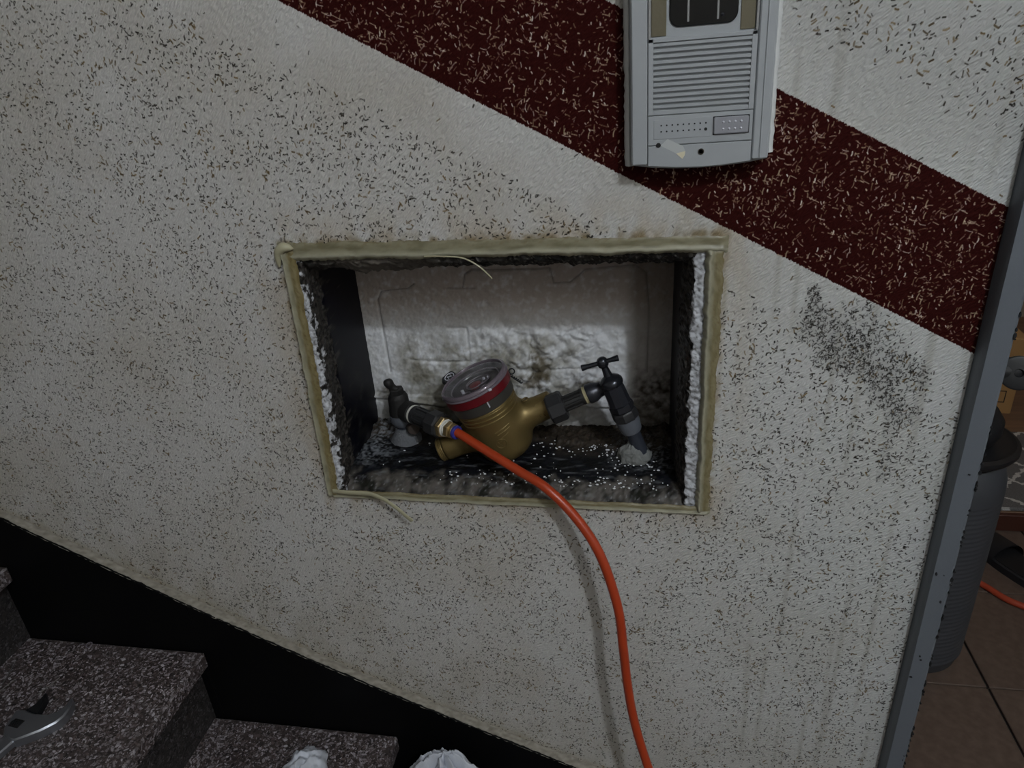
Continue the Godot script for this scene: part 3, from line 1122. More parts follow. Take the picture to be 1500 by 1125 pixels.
func build_crumbs() -> void:
	# tiny white foam beads scattered over the floor of the box: too many and too small to count
	var mm := MultiMesh.new()
	mm.transform_format = MultiMesh.TRANSFORM_3D
	mm.mesh = lathe([Vector2(0, -0.5), Vector2(0.42, -0.25), Vector2(0.5, 0.1), Vector2(0.3, 0.42), Vector2(0, 0.5)], 7).mesh(60.0)
	var spots := []
	while spots.size() < 420:
		var k := rng.randf()
		var p: Vector3
		if k < 0.35:
			p = Vector3(rng.randfn(0.17, 0.028), -0.1545, rng.randfn(-0.085, 0.016))
		elif k < 0.62:
			p = Vector3(rng.randfn(0.095, 0.045), -0.1545, rng.randfn(-0.115, 0.014))
		elif k < 0.85:
			p = Vector3(rng.randf_range(-0.1, 0.21), -0.158, rng.randf_range(-0.04, -0.012))
		else:
			p = Vector3(rng.randf_range(-0.19, 0.2), -0.1555, rng.randf_range(-0.11, -0.03))
		if absf(p.x) < 0.205 and p.z > -0.15 and p.z < -0.008:
			spots.append(p)
	mm.instance_count = spots.size()
	for i in spots.size():
		var s := rng.randf_range(0.0008, 0.0026)
		var b := Basis(Vector3(rng.randf(), rng.randf(), rng.randf()).normalized(), rng.randf() * TAU).scaled(Vector3(s * rng.randf_range(0.8, 1.9), s, s))
		mm.set_instance_transform(i, Transform3D(b, spots[i]))
	var o := MultiMeshInstance3D.new()
	o.name = "foam_crumbs"
	o.multimesh = mm
	o.material_override = M.crumb
	add_child(o, true)
	o.set_meta("kind", "stuff")
	o.set_meta("label", "white foam crumbs strewn over the floor of the meter niche")
	o.set_meta("category", "crumbs")


# ------------------------------------------------------------------ steel door frame at the wall's end
func build_frame() -> void:
	var fr := setting("trim_1", "grey painted steel door frame with chipped edge")
	var poly := PackedVector2Array([Vector2(0.5188, -0.2), Vector2(0.5188, 0.012), Vector2(0.5215, 0.0195), Vector2(0.5405, 0.0205), Vector2(0.5435, 0.0185), Vector2(0.5445, 0.014), Vector2(0.5445, -0.2)])
	var s := plate(poly, FLOOR, 1.12)
	# plate() builds along z: stand it up so that its outline lies in x, z
	s.moved(Transform3D(Basis(Vector3(1, 0, 0), Vector3(0, 0, 1), Vector3(0, 1, 0)), Vector3.ZERO))
	s.outward()
	part("jamb", s, M.frame, fr, 30.0)
	part("head", box_at(Vector3(0.5188, 1.07, -0.2), Vector3(1.62, 1.1199, 0.02), 0.002), M.frame, fr)
	part("jamb", box_at(Vector3(1.5705, FLOOR, -0.2), Vector3(1.6195, 1.0695, 0.02), 0.002), M.frame, fr)
	# chipped paint along the outer edge
	var r := RandomNumberGenerator.new()
	r.seed = 8
	var chips := Sh.new()
	for k in 90:
		var y := r.randf_range(-0.72, 0.28)
		var hgt := r.randf_range(0.0015, 0.006) * (1.6 if r.randf() < 0.25 else 1.0)
		var wid := r.randf_range(0.0006, 0.0022)
		y = -0.25 + 0.42 * snappedf((y + 0.25) / 0.42, 0.16) + r.randfn(0.0, 0.018)
		var x := 0.5440 - absf(r.randfn(0.0, 0.0007))
		if k > 78:
			x = r.randf_range(0.524, 0.54)
			wid *= 0.9
			hgt *= 0.6
		var p := PackedVector2Array()
		for i in 7:
			var a := TAU * i / 7
			p.append(Vector2(x + cos(a) * wid * r.randf_range(0.6, 1.1), y + sin(a) * hgt * 0.5 * r.randf_range(0.6, 1.1)))
		chips.join(plate(p, 0.017, 0.0209))
	part("paint_chips", chips, M.chip, fr).set_meta("kind", "stuff")


func build_lamps() -> void:
	for i in lamp_specs.size():
		var sp: Array = lamp_specs[i]
		var at: Vector3 = sp[0]
		var lm := thing("ceiling_lamp", ["round white ceiling lamp over the foot of the stairs", "round ceiling lamp with warm light in the entry room"][i], "lamp", at)
		part("lamp_base", lathe([Vector2(0, -0.022), Vector2(0.105, -0.022), Vector2(0.11, -0.016), Vector2(0.11, -0.0005), Vector2(0, -0.0005)], 40), M.ceiling, lm)
		part("lamp_shade", lathe([Vector2(0, -0.085), Vector2(0.04, -0.082), Vector2(0.07, -0.070), Vector2(0.09, -0.048), Vector2(0.095, -0.0225), Vector2(0, -0.0225)], 40), M.glow if i == 0 else M.glow_warm, lm, 50.0)
		var l := OmniLight3D.new()
		l.name = "lamp_light"
		l.light_color = sp[1]
		l.light_energy = sp[2]
		l.light_size = 0.05
		l.omni_range = 9.0
		l.omni_attenuation = 2.0
		l.shadow_enabled = true
		l.position = Vector3(0, -0.05, 0)
		lm.add_child(l)


# ------------------------------------------------------------------ sealant round the opening
func bead(a: Vector2, b: Vector2, wa: float, wb: float, high: float, seed_: float, rust: float) -> Sh:
	var d := (b - a).normalized()
	var n := Vector2(-d.y, d.x)
	var steps := int(a.distance_to(b) / 0.0022)
	var place := func(u: float, v: float) -> Vector3:
		var q := a.lerp(b, u)
		var w := lerpf(wa, wb, u) * (1.0 + 0.22 * noise_a.get_noise_2d(u * 9.0, seed_) + 0.14 * noise_a.get_noise_2d(u * 40.0, seed_ + 3.0) + 0.10 * noise_a.get_noise_2d(u * 130.0, seed_ + 6.0))
		var off := 0.0018 * noise_a.get_noise_2d(u * 7.0, seed_ + 20.0)
		var side := lerpf(-0.5, 0.5, v) * w + off
		var z := high * pow(maxf(0.0, 1.0 - pow(absf(v - 0.5) * 2.0, 3.0)), 0.6)
		z = z * 0.55 + high * 0.75 * exp(-pow((v - 0.24) / 0.13, 2.0))
		z += high * 0.14 * noise_a.get_noise_2d(u * 30.0, v * 3.0 + seed_) * sin(v * PI) - 0.0006
		z *= smoothstep(0.0, 0.012, u) * smoothstep(0.0, 0.012, 1.0 - u)
		q += n * side
		return Vector3(q.x, q.y, z)
	var tint := func(u: float, v: float, p: Vector3) -> Color:
		var g := noise_a.get_noise_2d(u * 14.0, v * 2.5 + seed_)
		var col := lin(140, 136, 114).lerp(lin(110, 106, 84), clampf(g * 1.4 + 0.3, 0.0, 1.0))
		var edge := absf(v - 0.5) * 2.0
		col = col.lerp(lin(120, 108, 78), clampf(noise_a.get_noise_2d(u * 60.0, v * 4.0 + seed_ + 9.0) * 2.0 - 0.25, 0.0, 0.8) * (0.3 + 0.7 * edge))
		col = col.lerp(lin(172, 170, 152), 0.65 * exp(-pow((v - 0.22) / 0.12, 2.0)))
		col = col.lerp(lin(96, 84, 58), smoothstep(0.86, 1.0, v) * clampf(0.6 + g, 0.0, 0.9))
		col = col.lerp(lin(126, 110, 62), rust * smoothstep(0.42, 0.62, v) * 0.75)
		col = col.lerp(lin(84, 64, 34), rust * clampf(noise_a.get_noise_2d(u * 70.0, v * 9.0 + seed_ + 40.0) * 2.2 - 0.3, 0.0, 0.85) * smoothstep(0.45, 0.7, v))
		return col
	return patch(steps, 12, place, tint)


func build_sealant() -> void:
	var o := thing("sealant_frame", "yellowish silicone sealant bead smeared all around the meter niche opening", "sealant")
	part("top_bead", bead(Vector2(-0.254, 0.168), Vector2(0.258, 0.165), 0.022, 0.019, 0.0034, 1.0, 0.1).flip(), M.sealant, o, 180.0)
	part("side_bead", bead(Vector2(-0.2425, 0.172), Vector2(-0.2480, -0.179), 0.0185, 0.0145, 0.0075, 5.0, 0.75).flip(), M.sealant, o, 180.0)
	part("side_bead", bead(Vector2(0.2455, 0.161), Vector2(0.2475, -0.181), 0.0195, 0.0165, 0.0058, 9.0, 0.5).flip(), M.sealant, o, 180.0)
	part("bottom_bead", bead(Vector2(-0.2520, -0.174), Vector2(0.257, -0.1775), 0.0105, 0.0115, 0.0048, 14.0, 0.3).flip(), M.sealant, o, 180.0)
	for s in o.get_children():
		pass
	# the curl at the top left corner, and the two strips that have come loose
	part("corner_lump", tube(spline([Vector3(-0.2545, 0.150, 0.004), Vector3(-0.252, 0.166, 0.005), Vector3(-0.244, 0.174, 0.006), Vector3(-0.232, 0.172, 0.005)], 6), [0.001, 0.002, 0.003, 0.0035, 0.004, 0.0045, 0.005, 0.0055, 0.006, 0.006, 0.006, 0.006, 0.006, 0.0058, 0.0052, 0.0045, 0.0035, 0.002, 0.001], 10), M.strand, o, 60.0)
	part("loose_strip", tube(spline([Vector3(-0.075, 0.1590, 0.003), Vector3(-0.0583, 0.1600, 0.007), Vector3(-0.030, 0.1585, 0.010), Vector3(-0.0122, 0.1502, 0.012), Vector3(-0.002, 0.1400, 0.011), Vector3(0.002, 0.1335, 0.008)], 8), 0.0013, 8, 0.7), M.strand, o, 60.0)
	part("loose_strip", tube(spline([Vector3(-0.246, -0.1680, 0.004), Vector3(-0.2230, -0.1660, 0.009), Vector3(-0.1900, -0.1640, 0.013), Vector3(-0.1690, -0.1680, 0.018), Vector3(-0.1535, -0.1770, 0.021), Vector3(-0.1400, -0.1910, 0.021), Vector3(-0.1330, -0.2010, 0.019)], 8), 0.0034, 8, 0.45, Vector3.BACK), M.strand, o, 60.0)


# ------------------------------------------------------------------ door intercom
func build_intercom() -> void:
	var o := thing("door_intercom", "grey door intercom with slotted speaker and call button mounted on the red band", "intercom", Vector3(0.2215, 0.2477, 0.0085))
	o.rotation.z = 0.014
	# x from the middle, y up from the bottom edge, z out of the wall
	var h := 0.34
	var hw := 0.0650
	var body := PackedVector2Array([Vector2(-hw, 0.0085), Vector2(-hw + 0.003, 0.0058), Vector2(-0.045, 0.0030), Vector2(-0.022, 0.0012), Vector2(0, 0.0006), Vector2(0.022, 0.0012), Vector2(0.045, 0.0030), Vector2(hw - 0.003, 0.0058), Vector2(hw, 0.0085), Vector2(hw + 0.001, h - 0.01), Vector2(hw - 0.008, h), Vector2(-hw + 0.008, h), Vector2(-hw - 0.001, h - 0.01)])
	part("back_shell", plate(body, -0.008, 0.0165, 0.002), M.plastic_gray, o, 30.0)
	# side rails stand a little proud of the middle panels
	for s in [-1, 1]:
		part("side_rail", box_at(Vector3(s * 0.0492, 0.0065, 0.014), Vector3(s * 0.0640, h - 0.006, 0.0202), 0.0012), M.plastic_gray, o, 30.0)
		if s > 0:
			part("rail_edge", box_at(Vector3(0.0560, 0.0085, 0.0195), Vector3(0.0572, h - 0.01, 0.0212), 0.0003), M.plastic_gray, o, 30.0)
	var px := 0.0484
	var low := plate(PackedVector2Array([Vector2(-px, 0.0052), Vector2(-0.022, 0.0026), Vector2(0, 0.0019), Vector2(0.022, 0.0026), Vector2(px, 0.0052), Vector2(px, 0.0238), Vector2(-px, 0.0238)]), 0.012, 0.0196, 0.0006)
	part("bottom_panel", low, M.plastic_gray, o, 30.0)
	part("bottom_screw", lathe([Vector2(0, 0), Vector2(0.0029, 0), Vector2(0.0029, 0.0008), Vector2(0.0021, 0.0008), Vector2(0.0018, 0.0001), Vector2(0, 0.0001)], 18).moved(along(Vector3.BACK, Vector3(0.002, 0.0165, 0.0195), Vector3.UP)), M.screw, o)
	part("screw_hole", lathe([Vector2(0, 0), Vector2(0.0023, 0), Vector2(0.0023, 0.0009), Vector2(0, 0.0009)], 16).moved(along(Vector3.BACK, Vector3(-0.0385, 0.0246, 0.0192), Vector3.UP)), M.dark_gap, o)
	part("sticker_scrap", plate(PackedVector2Array([Vector2(-0.0215, 0.0160), Vector2(-0.0128, 0.0178), Vector2(-0.0132, 0.0140), Vector2(-0.0155, 0.0106)]), 0.0195, 0.0199), M.sticker, o)
	part("sticker_film", plate(PackedVector2Array([Vector2(-0.0365, 0.0240), Vector2(-0.0300, 0.0300), Vector2(-0.0150, 0.0225), Vector2(-0.0128, 0.0178), Vector2(-0.0215, 0.0160)]), 0.0194, 0.01975), M.sticker_film, o)
	# name plate row with two rows of dots and the call button
	part("dot_panel", box_at(Vector3(-px, 0.0245, 0.012), Vector3(px, 0.0515, 0.0196), 0.0004), M.plastic_gray, o, 30.0)
	part("dot_plate", box_at(Vector3(-0.0430, 0.0300, 0.0190), Vector3(0.0105, 0.0478, 0.0200), 0.0003), M.plastic_gray, o, 30.0)
	for r in 2:
		for k in 9:
			var rad := 0.00078 if not (r == 0 and k == 8) else 0.0015
			part("microphone_hole", lathe([Vector2(0, 0), Vector2(rad, 0), Vector2(rad, 0.0004), Vector2(0, 0.0004)], 12).moved(along(Vector3.BACK, Vector3(-0.0360 + k * 0.00520, 0.0370 + r * 0.0056, 0.01985), Vector3.UP)), M.dark_gap, o)
	part("button_recess", box_at(Vector3(0.0122, 0.0310, 0.0190), Vector3(0.0455, 0.0478, 0.0199), 0.0003), M.dark_gap, o)
	var bt := part("call_button", plate(offset(rrect(0.0318, 0.0153, 0.0014), Vector2(0.0287, 0.0394)), 0.0195, 0.0222, 0.0008), M.button_gray, o, 30.0, "raised call button with eight bumps")
	for r in 2:
		for k in 4:
			part("bump", lathe([Vector2(0, 0.0010), Vector2(0.0008, 0.0007), Vector2(0.0012, 0)], 12).flip().moved(along(Vector3.BACK, Vector3(0.0215 + k * 0.0054, 0.0363 + r * 0.0062, 0.0221), Vector3.UP)), M.dial_glint, bt, 60.0)  # bumps coloured paler than the button to paint in their highlights
	# speaker grille: bars between dark slots
	part("grille_well", box_at(Vector3(-px, 0.0522, 0.010), Vector3(px, 0.1150, 0.0140)), M.dark_gap, o)
	for s in [-1, 1]:
		part("grille_side", box_at(Vector3(s * px, 0.0522, 0.012), Vector3(s * 0.0437, 0.1185, 0.0196), 0.0003), M.plastic_gray, o)
	for k in 13:
		var y := 0.0522 + 0.00485 * k
		part("slat", box_at(Vector3(-0.0438, y + (0.0011 if k else 0.0), 0.0150), Vector3(0.0438, y + (0.00390 if k else 0.0042), 0.0193), 0.0003), M.plastic_gray, o)
	# window over the speaker: olive side panes, black camera window with dividers
	part("window_sill", box_at(Vector3(-px, 0.1150, 0.012), Vector3(px, 0.1185, 0.0196), 0.0004), M.plastic_gray, o)
	part("window_back", box_at(Vector3(-px, 0.1185, 0.010), Vector3(px, 0.30, 0.0155)), M.window_frame, o)
	part("window_lip", box_at(Vector3(-px, 0.1185, 0.0155), Vector3(-px + 0.0022, 0.30, 0.0198), 0.0004), M.window_frame, o)
	part("window_lip", box_at(Vector3(px - 0.0022, 0.1185, 0.0155), Vector3(px, 0.30, 0.0198), 0.0004), M.window_frame, o)
	part("name_pane", box_at(Vector3(-0.0458, 0.1200, 0.0155), Vector3(-0.0322, 0.30, 0.0175), 0.0004), M.olive, o)
	part("name_pane", box_at(Vector3(0.0330, 0.1200, 0.0155), Vector3(0.0458, 0.30, 0.0175), 0.0004), M.olive, o)
	var camw := PackedVector2Array()
	for i in 9:
		var a := PI + PI / 2 * i / 8.0
		camw.append(Vector2(-0.0205 + cos(a) * 0.0090, 0.1355 + sin(a) * 0.0090))
	for i in 9:
		var a := PI * 1.5 + PI / 2 * i / 8.0
		camw.append(Vector2(0.0215 + cos(a) * 0.0090, 0.1355 + sin(a) * 0.0090))
	camw.append_array([Vector2(0.0305, 0.30), Vector2(-0.0295, 0.30)])
	part("camera_window", plate(camw, 0.0155, 0.0184, 0.0008), M.window, o)
	for x in [-0.0130, 0.0130]:
		part("divider", box_at(Vector3(x - 0.0009, 0.1300, 0.0170), Vector3(x + 0.0009, 0.30, 0.0190), 0.0003), M.window_frame, o)
	for q in [Vector2(0.0215, 0.1535), Vector2(0.0025, 0.1615), Vector2(0.0170, 0.1335)]:
		part("lens", lathe([Vector2(0, 0.0014), Vector2(0.0014, 0.0008), Vector2(0.0018, 0)], 14).flip().moved(along(Vector3.BACK, Vector3(q.x, q.y, 0.0183), Vector3.UP)), M.chrome_dark, o, 60.0)
	# white sealant along both sides
	for s in [-1, 1]:
		var pts := []
		var rad := []
		for i in 70:
			var y := lerpf(0.004 if s < 0 else 0.010, 0.33, i / 69.0)
			pts.append(Vector3(s * (0.0668 + 0.0006 * noise_a.get_noise_1d(y * 240.0)), y, -0.001))
			rad.append(0.0046 + 0.0012 * noise_a.get_noise_1d(y * 330.0 + s * 40.0))
		part("side_sealant", tube(pts, rad, 8, 1.7, Vector3.BACK), M.white_sealant, o, 60.0, "ragged white sealant along the side")


func offset(p: PackedVector2Array, by: Vector2) -> PackedVector2Array:
	var o := PackedVector2Array()
	for q in p:
		o.append(q + by)
	return o


# ------------------------------------------------------------------ water meter
func smin(a: float, b: float, k: float) -> float:
	var h := clampf(0.5 + 0.5 * (b - a) / k, 0.0, 1.0)
	return lerpf(b, a, h) - k * h * (1.0 - h)


func meter_sdf(p: Vector3) -> float:
	# bowl: a cylinder with a deeply rounded foot, widening upwards
	var r := sqrt(p.x * p.x + p.z * p.z)
	var rad := 0.0372 + 0.045 * maxf(0.0, p.y + 0.02)
	var q := Vector2(r - rad + 0.020, absf(p.y + 0.006) - 0.038 + 0.020)
	if p.y > -0.006:
		q = Vector2(r - rad + 0.003, absf(p.y + 0.006) - 0.0495 + 0.003)
	var rr := 0.020 if p.y <= -0.006 else 0.003
	var bowl := minf(maxf(q.x, q.y), 0.0) + Vector2(maxf(q.x, 0.0), maxf(q.y, 0.0)).length() - rr
	# two ends, flaring towards the bowl
	var ax := absf(p.x)
	var ay := sqrt((p.y) * (p.y) + p.z * p.z)
	var flare := 0.0178 + 0.010 * pow(clampf((0.062 - ax) / 0.045, 0.0, 1.0), 1.6)
	var arm := maxf(ay - flare, ax - 0.079)
	return smin(bowl, arm * 0.92, 0.011)


func surface_net(lo: Vector3, hi: Vector3, cell: float, f: Callable) -> Sh:
	var n := Vector3i(((hi - lo) / cell).ceil()) + Vector3i.ONE
	var d := PackedFloat32Array()
	d.resize(n.x * n.y * n.z)
	for z in n.z:
		for y in n.y:
			for x in n.x:
				d[(z * n.y + y) * n.x + x] = f.call(lo + Vector3(x, y, z) * cell)
	var s := Sh.new()
	var id := {}
	for z in n.z - 1:
		for y in n.y - 1:
			for x in n.x - 1:
				var sum := Vector3.ZERO
				var cnt := 0
				var b := (z * n.y + y) * n.x + x
				var first := d[b] < 0.0
				var mixed := false
				for k in range(1, 8):
					if (d[b + (k & 1) + ((k >> 1) & 1) * n.x + (k >> 2) * n.x * n.y] < 0.0) != first:
						mixed = true
						break
				if not mixed:
					continue
				for e in [[0, 1], [2, 3], [4, 5], [6, 7], [0, 2], [1, 3], [4, 6], [5, 7], [0, 4], [1, 5], [2, 6], [3, 7]]:
					var p0 := Vector3(e[0] & 1, (e[0] >> 1) & 1, e[0] >> 2)
					var p1 := Vector3(e[1] & 1, (e[1] >> 1) & 1, e[1] >> 2)
					var a := d[b + int(p0.x) + int(p0.y) * n.x + int(p0.z) * n.x * n.y]
					var c := d[b + int(p1.x) + int(p1.y) * n.x + int(p1.z) * n.x * n.y]
					if (a < 0.0) != (c < 0.0):
						sum += p0.lerp(p1, a / (a - c))
						cnt += 1
				id[b] = s.v.size()
				s.v.append(lo + (Vector3(x, y, z) + sum / cnt) * cell)
	var sx := 1
	var sy := n.x
	var sz := n.x * n.y
	for z in range(1, n.z - 1):
		for y in range(1, n.y - 1):
			for x in range(1, n.x - 1):
				var b := (z * n.y + y) * n.x + x
				for ax in [[sx, sy, sz], [sy, sz, sx], [sz, sx, sy]]:
					var a := d[b] < 0.0
					if a != (d[b + ax[0]] < 0.0):
						var i0: int = id[b]
						var i1: int = id[b - ax[1]]
						var i2: int = id[b - ax[1] - ax[2]]
						var i3: int = id[b - ax[2]]
						if a:
							s.quad(i0, i1, i2, i3)
						else:
							s.quad(i0, i3, i2, i1)
	return s.outward()


func on_meter(x: float, y: float) -> Vector3:
	var z := 0.06
	for k in 60:
		var e := meter_sdf(Vector3(x, y, z))
		if e < 0.0002:
			break
		z -= e * 0.7
	return Vector3(x, y, z)


func raised(pts: Array, r: float) -> Sh:
	var p3 := []
	for i in pts.size():
		p3.append(on_meter(pts[i].x, pts[i].y))
	return tube(p3, r, 6)


func build_meter() -> void:
	var o := thing("water_meter", "brass water meter with clear round cover and dark red ring lying tilted in the niche", "water meter", Vector3(-0.0265, -0.1109, -0.088))
	o.basis = Basis.from_euler(Vector3(0.0109, 0.1814, 0.3721)).scaled_local(Vector3.ONE * 1.052)
	var body := part("brass_body", surface_net(Vector3(-0.083, -0.048, -0.052), Vector3(0.083, 0.050, 0.052), 0.0020, meter_sdf), M.brass, o, 180.0, "cast brass body with two pipe ends")
	# three cast ribs under the collar
	for k in 3:
		part("rib", torus(0.0393 + 0.00025 * k, 0.0013, 48, 8).moved(Transform3D(Basis(), Vector3(0, 0.0270 + 0.0058 * k, 0))), M.brass, body, 60.0)
	# cast marks: three slanting strokes, triangle in a circle, flow arrow, size mark, bosses
	for l in [[Vector2(0.0002, 0.0108), Vector2(0.0217, 0.0140)], [Vector2(0.0020, 0.0065), Vector2(0.0205, 0.0096)], [Vector2(0.0049, 0.0006), Vector2(0.0165, 0.0037)]]:
		part("cast_mark", raised([l[0], l[0].lerp(l[1], 0.5), l[1]], 0.0008), M.brass, body, 60.0)
	var ring := []
	for i in 25:
		ring.append(Vector2(0.0012 + cos(TAU * i / 24) * 0.0068, -0.0062 + sin(TAU * i / 24) * 0.0068))
	part("cast_mark", raised(ring, 0.0006), M.brass, body, 60.0)
	part("cast_mark", raised([Vector2(-0.0025, -0.0030), Vector2(0.0055, -0.0030), Vector2(0.0013, -0.0095), Vector2(-0.0025, -0.0030)], 0.0006), M.brass, body, 60.0)
	part("cast_mark", raised([Vector2(0.0570, 0.0118), Vector2(0.0600, 0.0138), Vector2(0.0710, 0.0140)], 0.0006), M.brass, body, 60.0)
	for q in [[Vector2(0.0585, 0.0), Vector2(0.0600, -0.0030), Vector2(0.0612, 0.0006)], [Vector2(0.0655, 0.0012), Vector2(0.0632, 0.0002), Vector2(0.0650, -0.0022), Vector2(0.0660, -0.0040), Vector2(0.0635, -0.0052)]]:
		part("cast_mark", raised(q, 0.0006), M.brass, body, 60.0)
	part("boss", torus(0.0042, 0.0010, 20, 8).moved(Transform3D(Basis(), Vector3(0.049, 0.0235, 0.006))), M.brass, body, 60.0)
	part("inlet_thread", lathe([Vector2(0.0, -0.0880), Vector2(0.0150, -0.0880), Vector2(0.0165, -0.0870), Vector2(0.0165, -0.0850), Vector2(0.0158, -0.0842), Vector2(0.0166, -0.0832), Vector2(0.0158, -0.0822), Vector2(0.0166, -0.0812), Vector2(0.0158, -0.0800), Vector2(0.0, -0.0800)], 24).moved(along(Vector3.RIGHT, Vector3.ZERO)), M.brass, body, 30.0)
	# grey collar, red ring, clear cover
	part("collar", lathe([Vector2(0, 0.0430), Vector2(0.0415, 0.0430), Vector2(0.0425, 0.0440), Vector2(0.0432, 0.0590), Vector2(0, 0.0590)], 56), M.meter_gray, o)
	part("collar_tick", box_at(Vector3(0.0115, 0.0500, 0.0405), Vector3(0.0129, 0.0588, 0.0438), 0.0004), M.dial_glint, o)  # small pale upright tick on the collar
	part("red_ring", loft_ring([Vector2(0.040, 0.0582), Vector2(0.0447, 0.0582), Vector2(0.0455, 0.0592), Vector2(0.0457, 0.0702), Vector2(0.0400, 0.0702)], 64), M.red_ring, o, 30.0, "dark red locking ring")
	var rim := part("cover_rim", loft_ring([Vector2(0.0418, 0.0702), Vector2(0.0462, 0.0702), Vector2(0.0470, 0.0712), Vector2(0.0462, 0.0724), Vector2(0.0456, 0.0732), Vector2(0.0464, 0.0745), Vector2(0.0460, 0.0768), Vector2(0.0446, 0.0782), Vector2(0.0428, 0.0785), Vector2(0.0418, 0.0772)], 64), M.rim, o, 40.0, "shiny raised rim of the clear cover")
	part("notch", box_at(Vector3(0.0205, 0.0700, 0.0402), Vector3(0.0248, 0.0735, 0.0424), 0.0005), M.dial_glint, rim)
	part("dial_plate", lathe([Vector2(0, 0.060), Vector2(0.0416, 0.060), Vector2(0.0416, 0.0665), Vector2(0, 0.0665)], 56), M.dial, o)
	part("dial_wall", loft_ring([Vector2(0.0345, 0.0660), Vector2(0.0417, 0.0660), Vector2(0.0417, 0.0745), Vector2(0.0405, 0.0745), Vector2(0.0360, 0.0695)], 56), M.dial, o)
	part("dial_ring", torus(0.0345, 0.0009, 56, 8).moved(Transform3D(Basis(), Vector3(0, 0.0702, 0))), M.dial_ring, o, 60.0)
	part("counter_window", lathe([Vector2(0, 0.0658), Vector2(0.0175, 0.0658), Vector2(0.0175, 0.0683), Vector2(0.0155, 0.0688), Vector2(0, 0.0683)], 40).moved(Transform3D(Basis().scaled(Vector3(1.0, 1, 0.8)), Vector3(0.003, 0, -0.005))), M.dial, o)
	part("counter_ring", torus(0.0165, 0.0008, 40, 8).moved(Transform3D(Basis().scaled(Vector3(1.0, 1, 0.8)), Vector3(0.003, 0.0690, -0.005))), M.dial_ring, o, 60.0)
	part("star_wheel", lathe([Vector2(0, 0.0663), Vector2(0.0085, 0.0663), Vector2(0.0080, 0.0698), Vector2(0.0030, 0.0708), Vector2(0, 0.0708)], 12).moved(Transform3D(Basis(), Vector3(-0.0005, 0, 0.002))), M.dial_red, o)
	part("hub_ring", torus(0.0115, 0.0006, 32, 6).moved(Transform3D(Basis(), Vector3(-0.0005, 0.0700, 0.002))), M.dial_ring, o, 60.0)
	part("small_dial", torus(0.0060, 0.0006, 28, 6).moved(Transform3D(Basis(), Vector3(-0.013, 0.0678, 0.018))), M.dial_ring, o, 60.0)
	part("small_dial", torus(0.0060, 0.0006, 28, 6).moved(Transform3D(Basis(), Vector3(0.013, 0.0678, 0.018))), M.dial_ring, o, 60.0)
	for q in [[-0.018, 0.008, 0.0022], [0.012, -0.004, 0.0018], [0.018, -0.003, 0.0011]]:
		part("dial_glint_peg", lathe([Vector2(0, 0.0668), Vector2(q[2], 0.0668), Vector2(q[2], 0.0714), Vector2(0, 0.0714)], 10).moved(Transform3D(Basis(), Vector3(q[0], 0, q[1]))), M.dial_glint, o)  # pale pegs that paint glints in under the cover
	var glass := func(u: float, v: float) -> Vector3:
		var rr := 0.0420 * maxf(v, 0.001)
		return Vector3(cos(TAU * u) * rr, 0.0788 - 0.0020 * v * v, -sin(TAU * u) * rr)
	var cover := patch(56, 10, glass)
	cover.uv = PackedVector2Array()
	part("clear_cover", cover.flip(), M.cover, o, 180.0, "clear domed cover over the dial")
	# hinge tab with an oval badge on the far left of the rim
	var a := Vector3(-0.0475, 0, -0.0482).normalized()
	var tangent := Vector3(-a.z, 0, a.x)
	var facing := Vector3(0.42, 0.72, 0.46)
	facing = (facing - tangent * facing.dot(tangent)).normalized()
	var face := Transform3D(Basis(tangent, facing.cross(tangent), facing), a * 0.0530 + Vector3(0, 0.0760, 0))
	var tab := part("lid_tab", plate(rrect(0.0210, 0.0120, 0.0045, 4), -0.0045, 0.0030, 0.0008).moved(face), M.black_plastic, o, 30.0, "black lid tab with a white oval badge")
	var oval := []
	for i in 33:
		oval.append(face * Vector3(cos(TAU * i / 32) * 0.0075, sin(TAU * i / 32) * 0.0040, 0.0032))
	part("badge", tube(oval, 0.0006, 6), M.dial_glint, tab, 60.0)
	part("badge", tube([face * Vector3(-0.0028, -0.0018, 0.0032), face * Vector3(-0.0028, 0.0018, 0.0032), face * Vector3(0.0, -0.0002, 0.0032), face * Vector3(0.0028, -0.0018, 0.0032), face * Vector3(0.0028, 0.0018, 0.0032)], 0.0005, 6), M.dial_glint, tab, 60.0)
	# twisted seal wire on the right of the collar
	var wire := []
	for i in 40:
		var t := i / 39.0
		wire.append(Vector3(0.0435 + 0.010 * t + 0.0012 * cos(t * 38.0), 0.056 - 0.014 * t + 0.0012 * sin(t * 38.0), -0.012 + 0.006 * t))
	part("seal_wire", tube(wire, 0.0009, 6), M.steel_dark, o, 60.0)
	part("seal_wire", torus(0.0036, 0.0009, 20, 6).moved(Transform3D(Basis(Vector3(1, 0, 0), 1.2), Vector3(0.0470, 0.0580, -0.016))), M.steel_dark, o, 60.0)


func loft_ring(profile: Array, seg: int) -> Sh:
	# closed profile turned about Y
	var rings := []
	for i in seg + 1:
		var a := TAU * (i % seg) / seg
		var r := PackedVector3Array()
		for p in profile:
			r.append(Vector3(cos(a) * p.x, p.y, -sin(a) * p.x))
		rings.append(r)
	return loft(rings, false, false).outward()


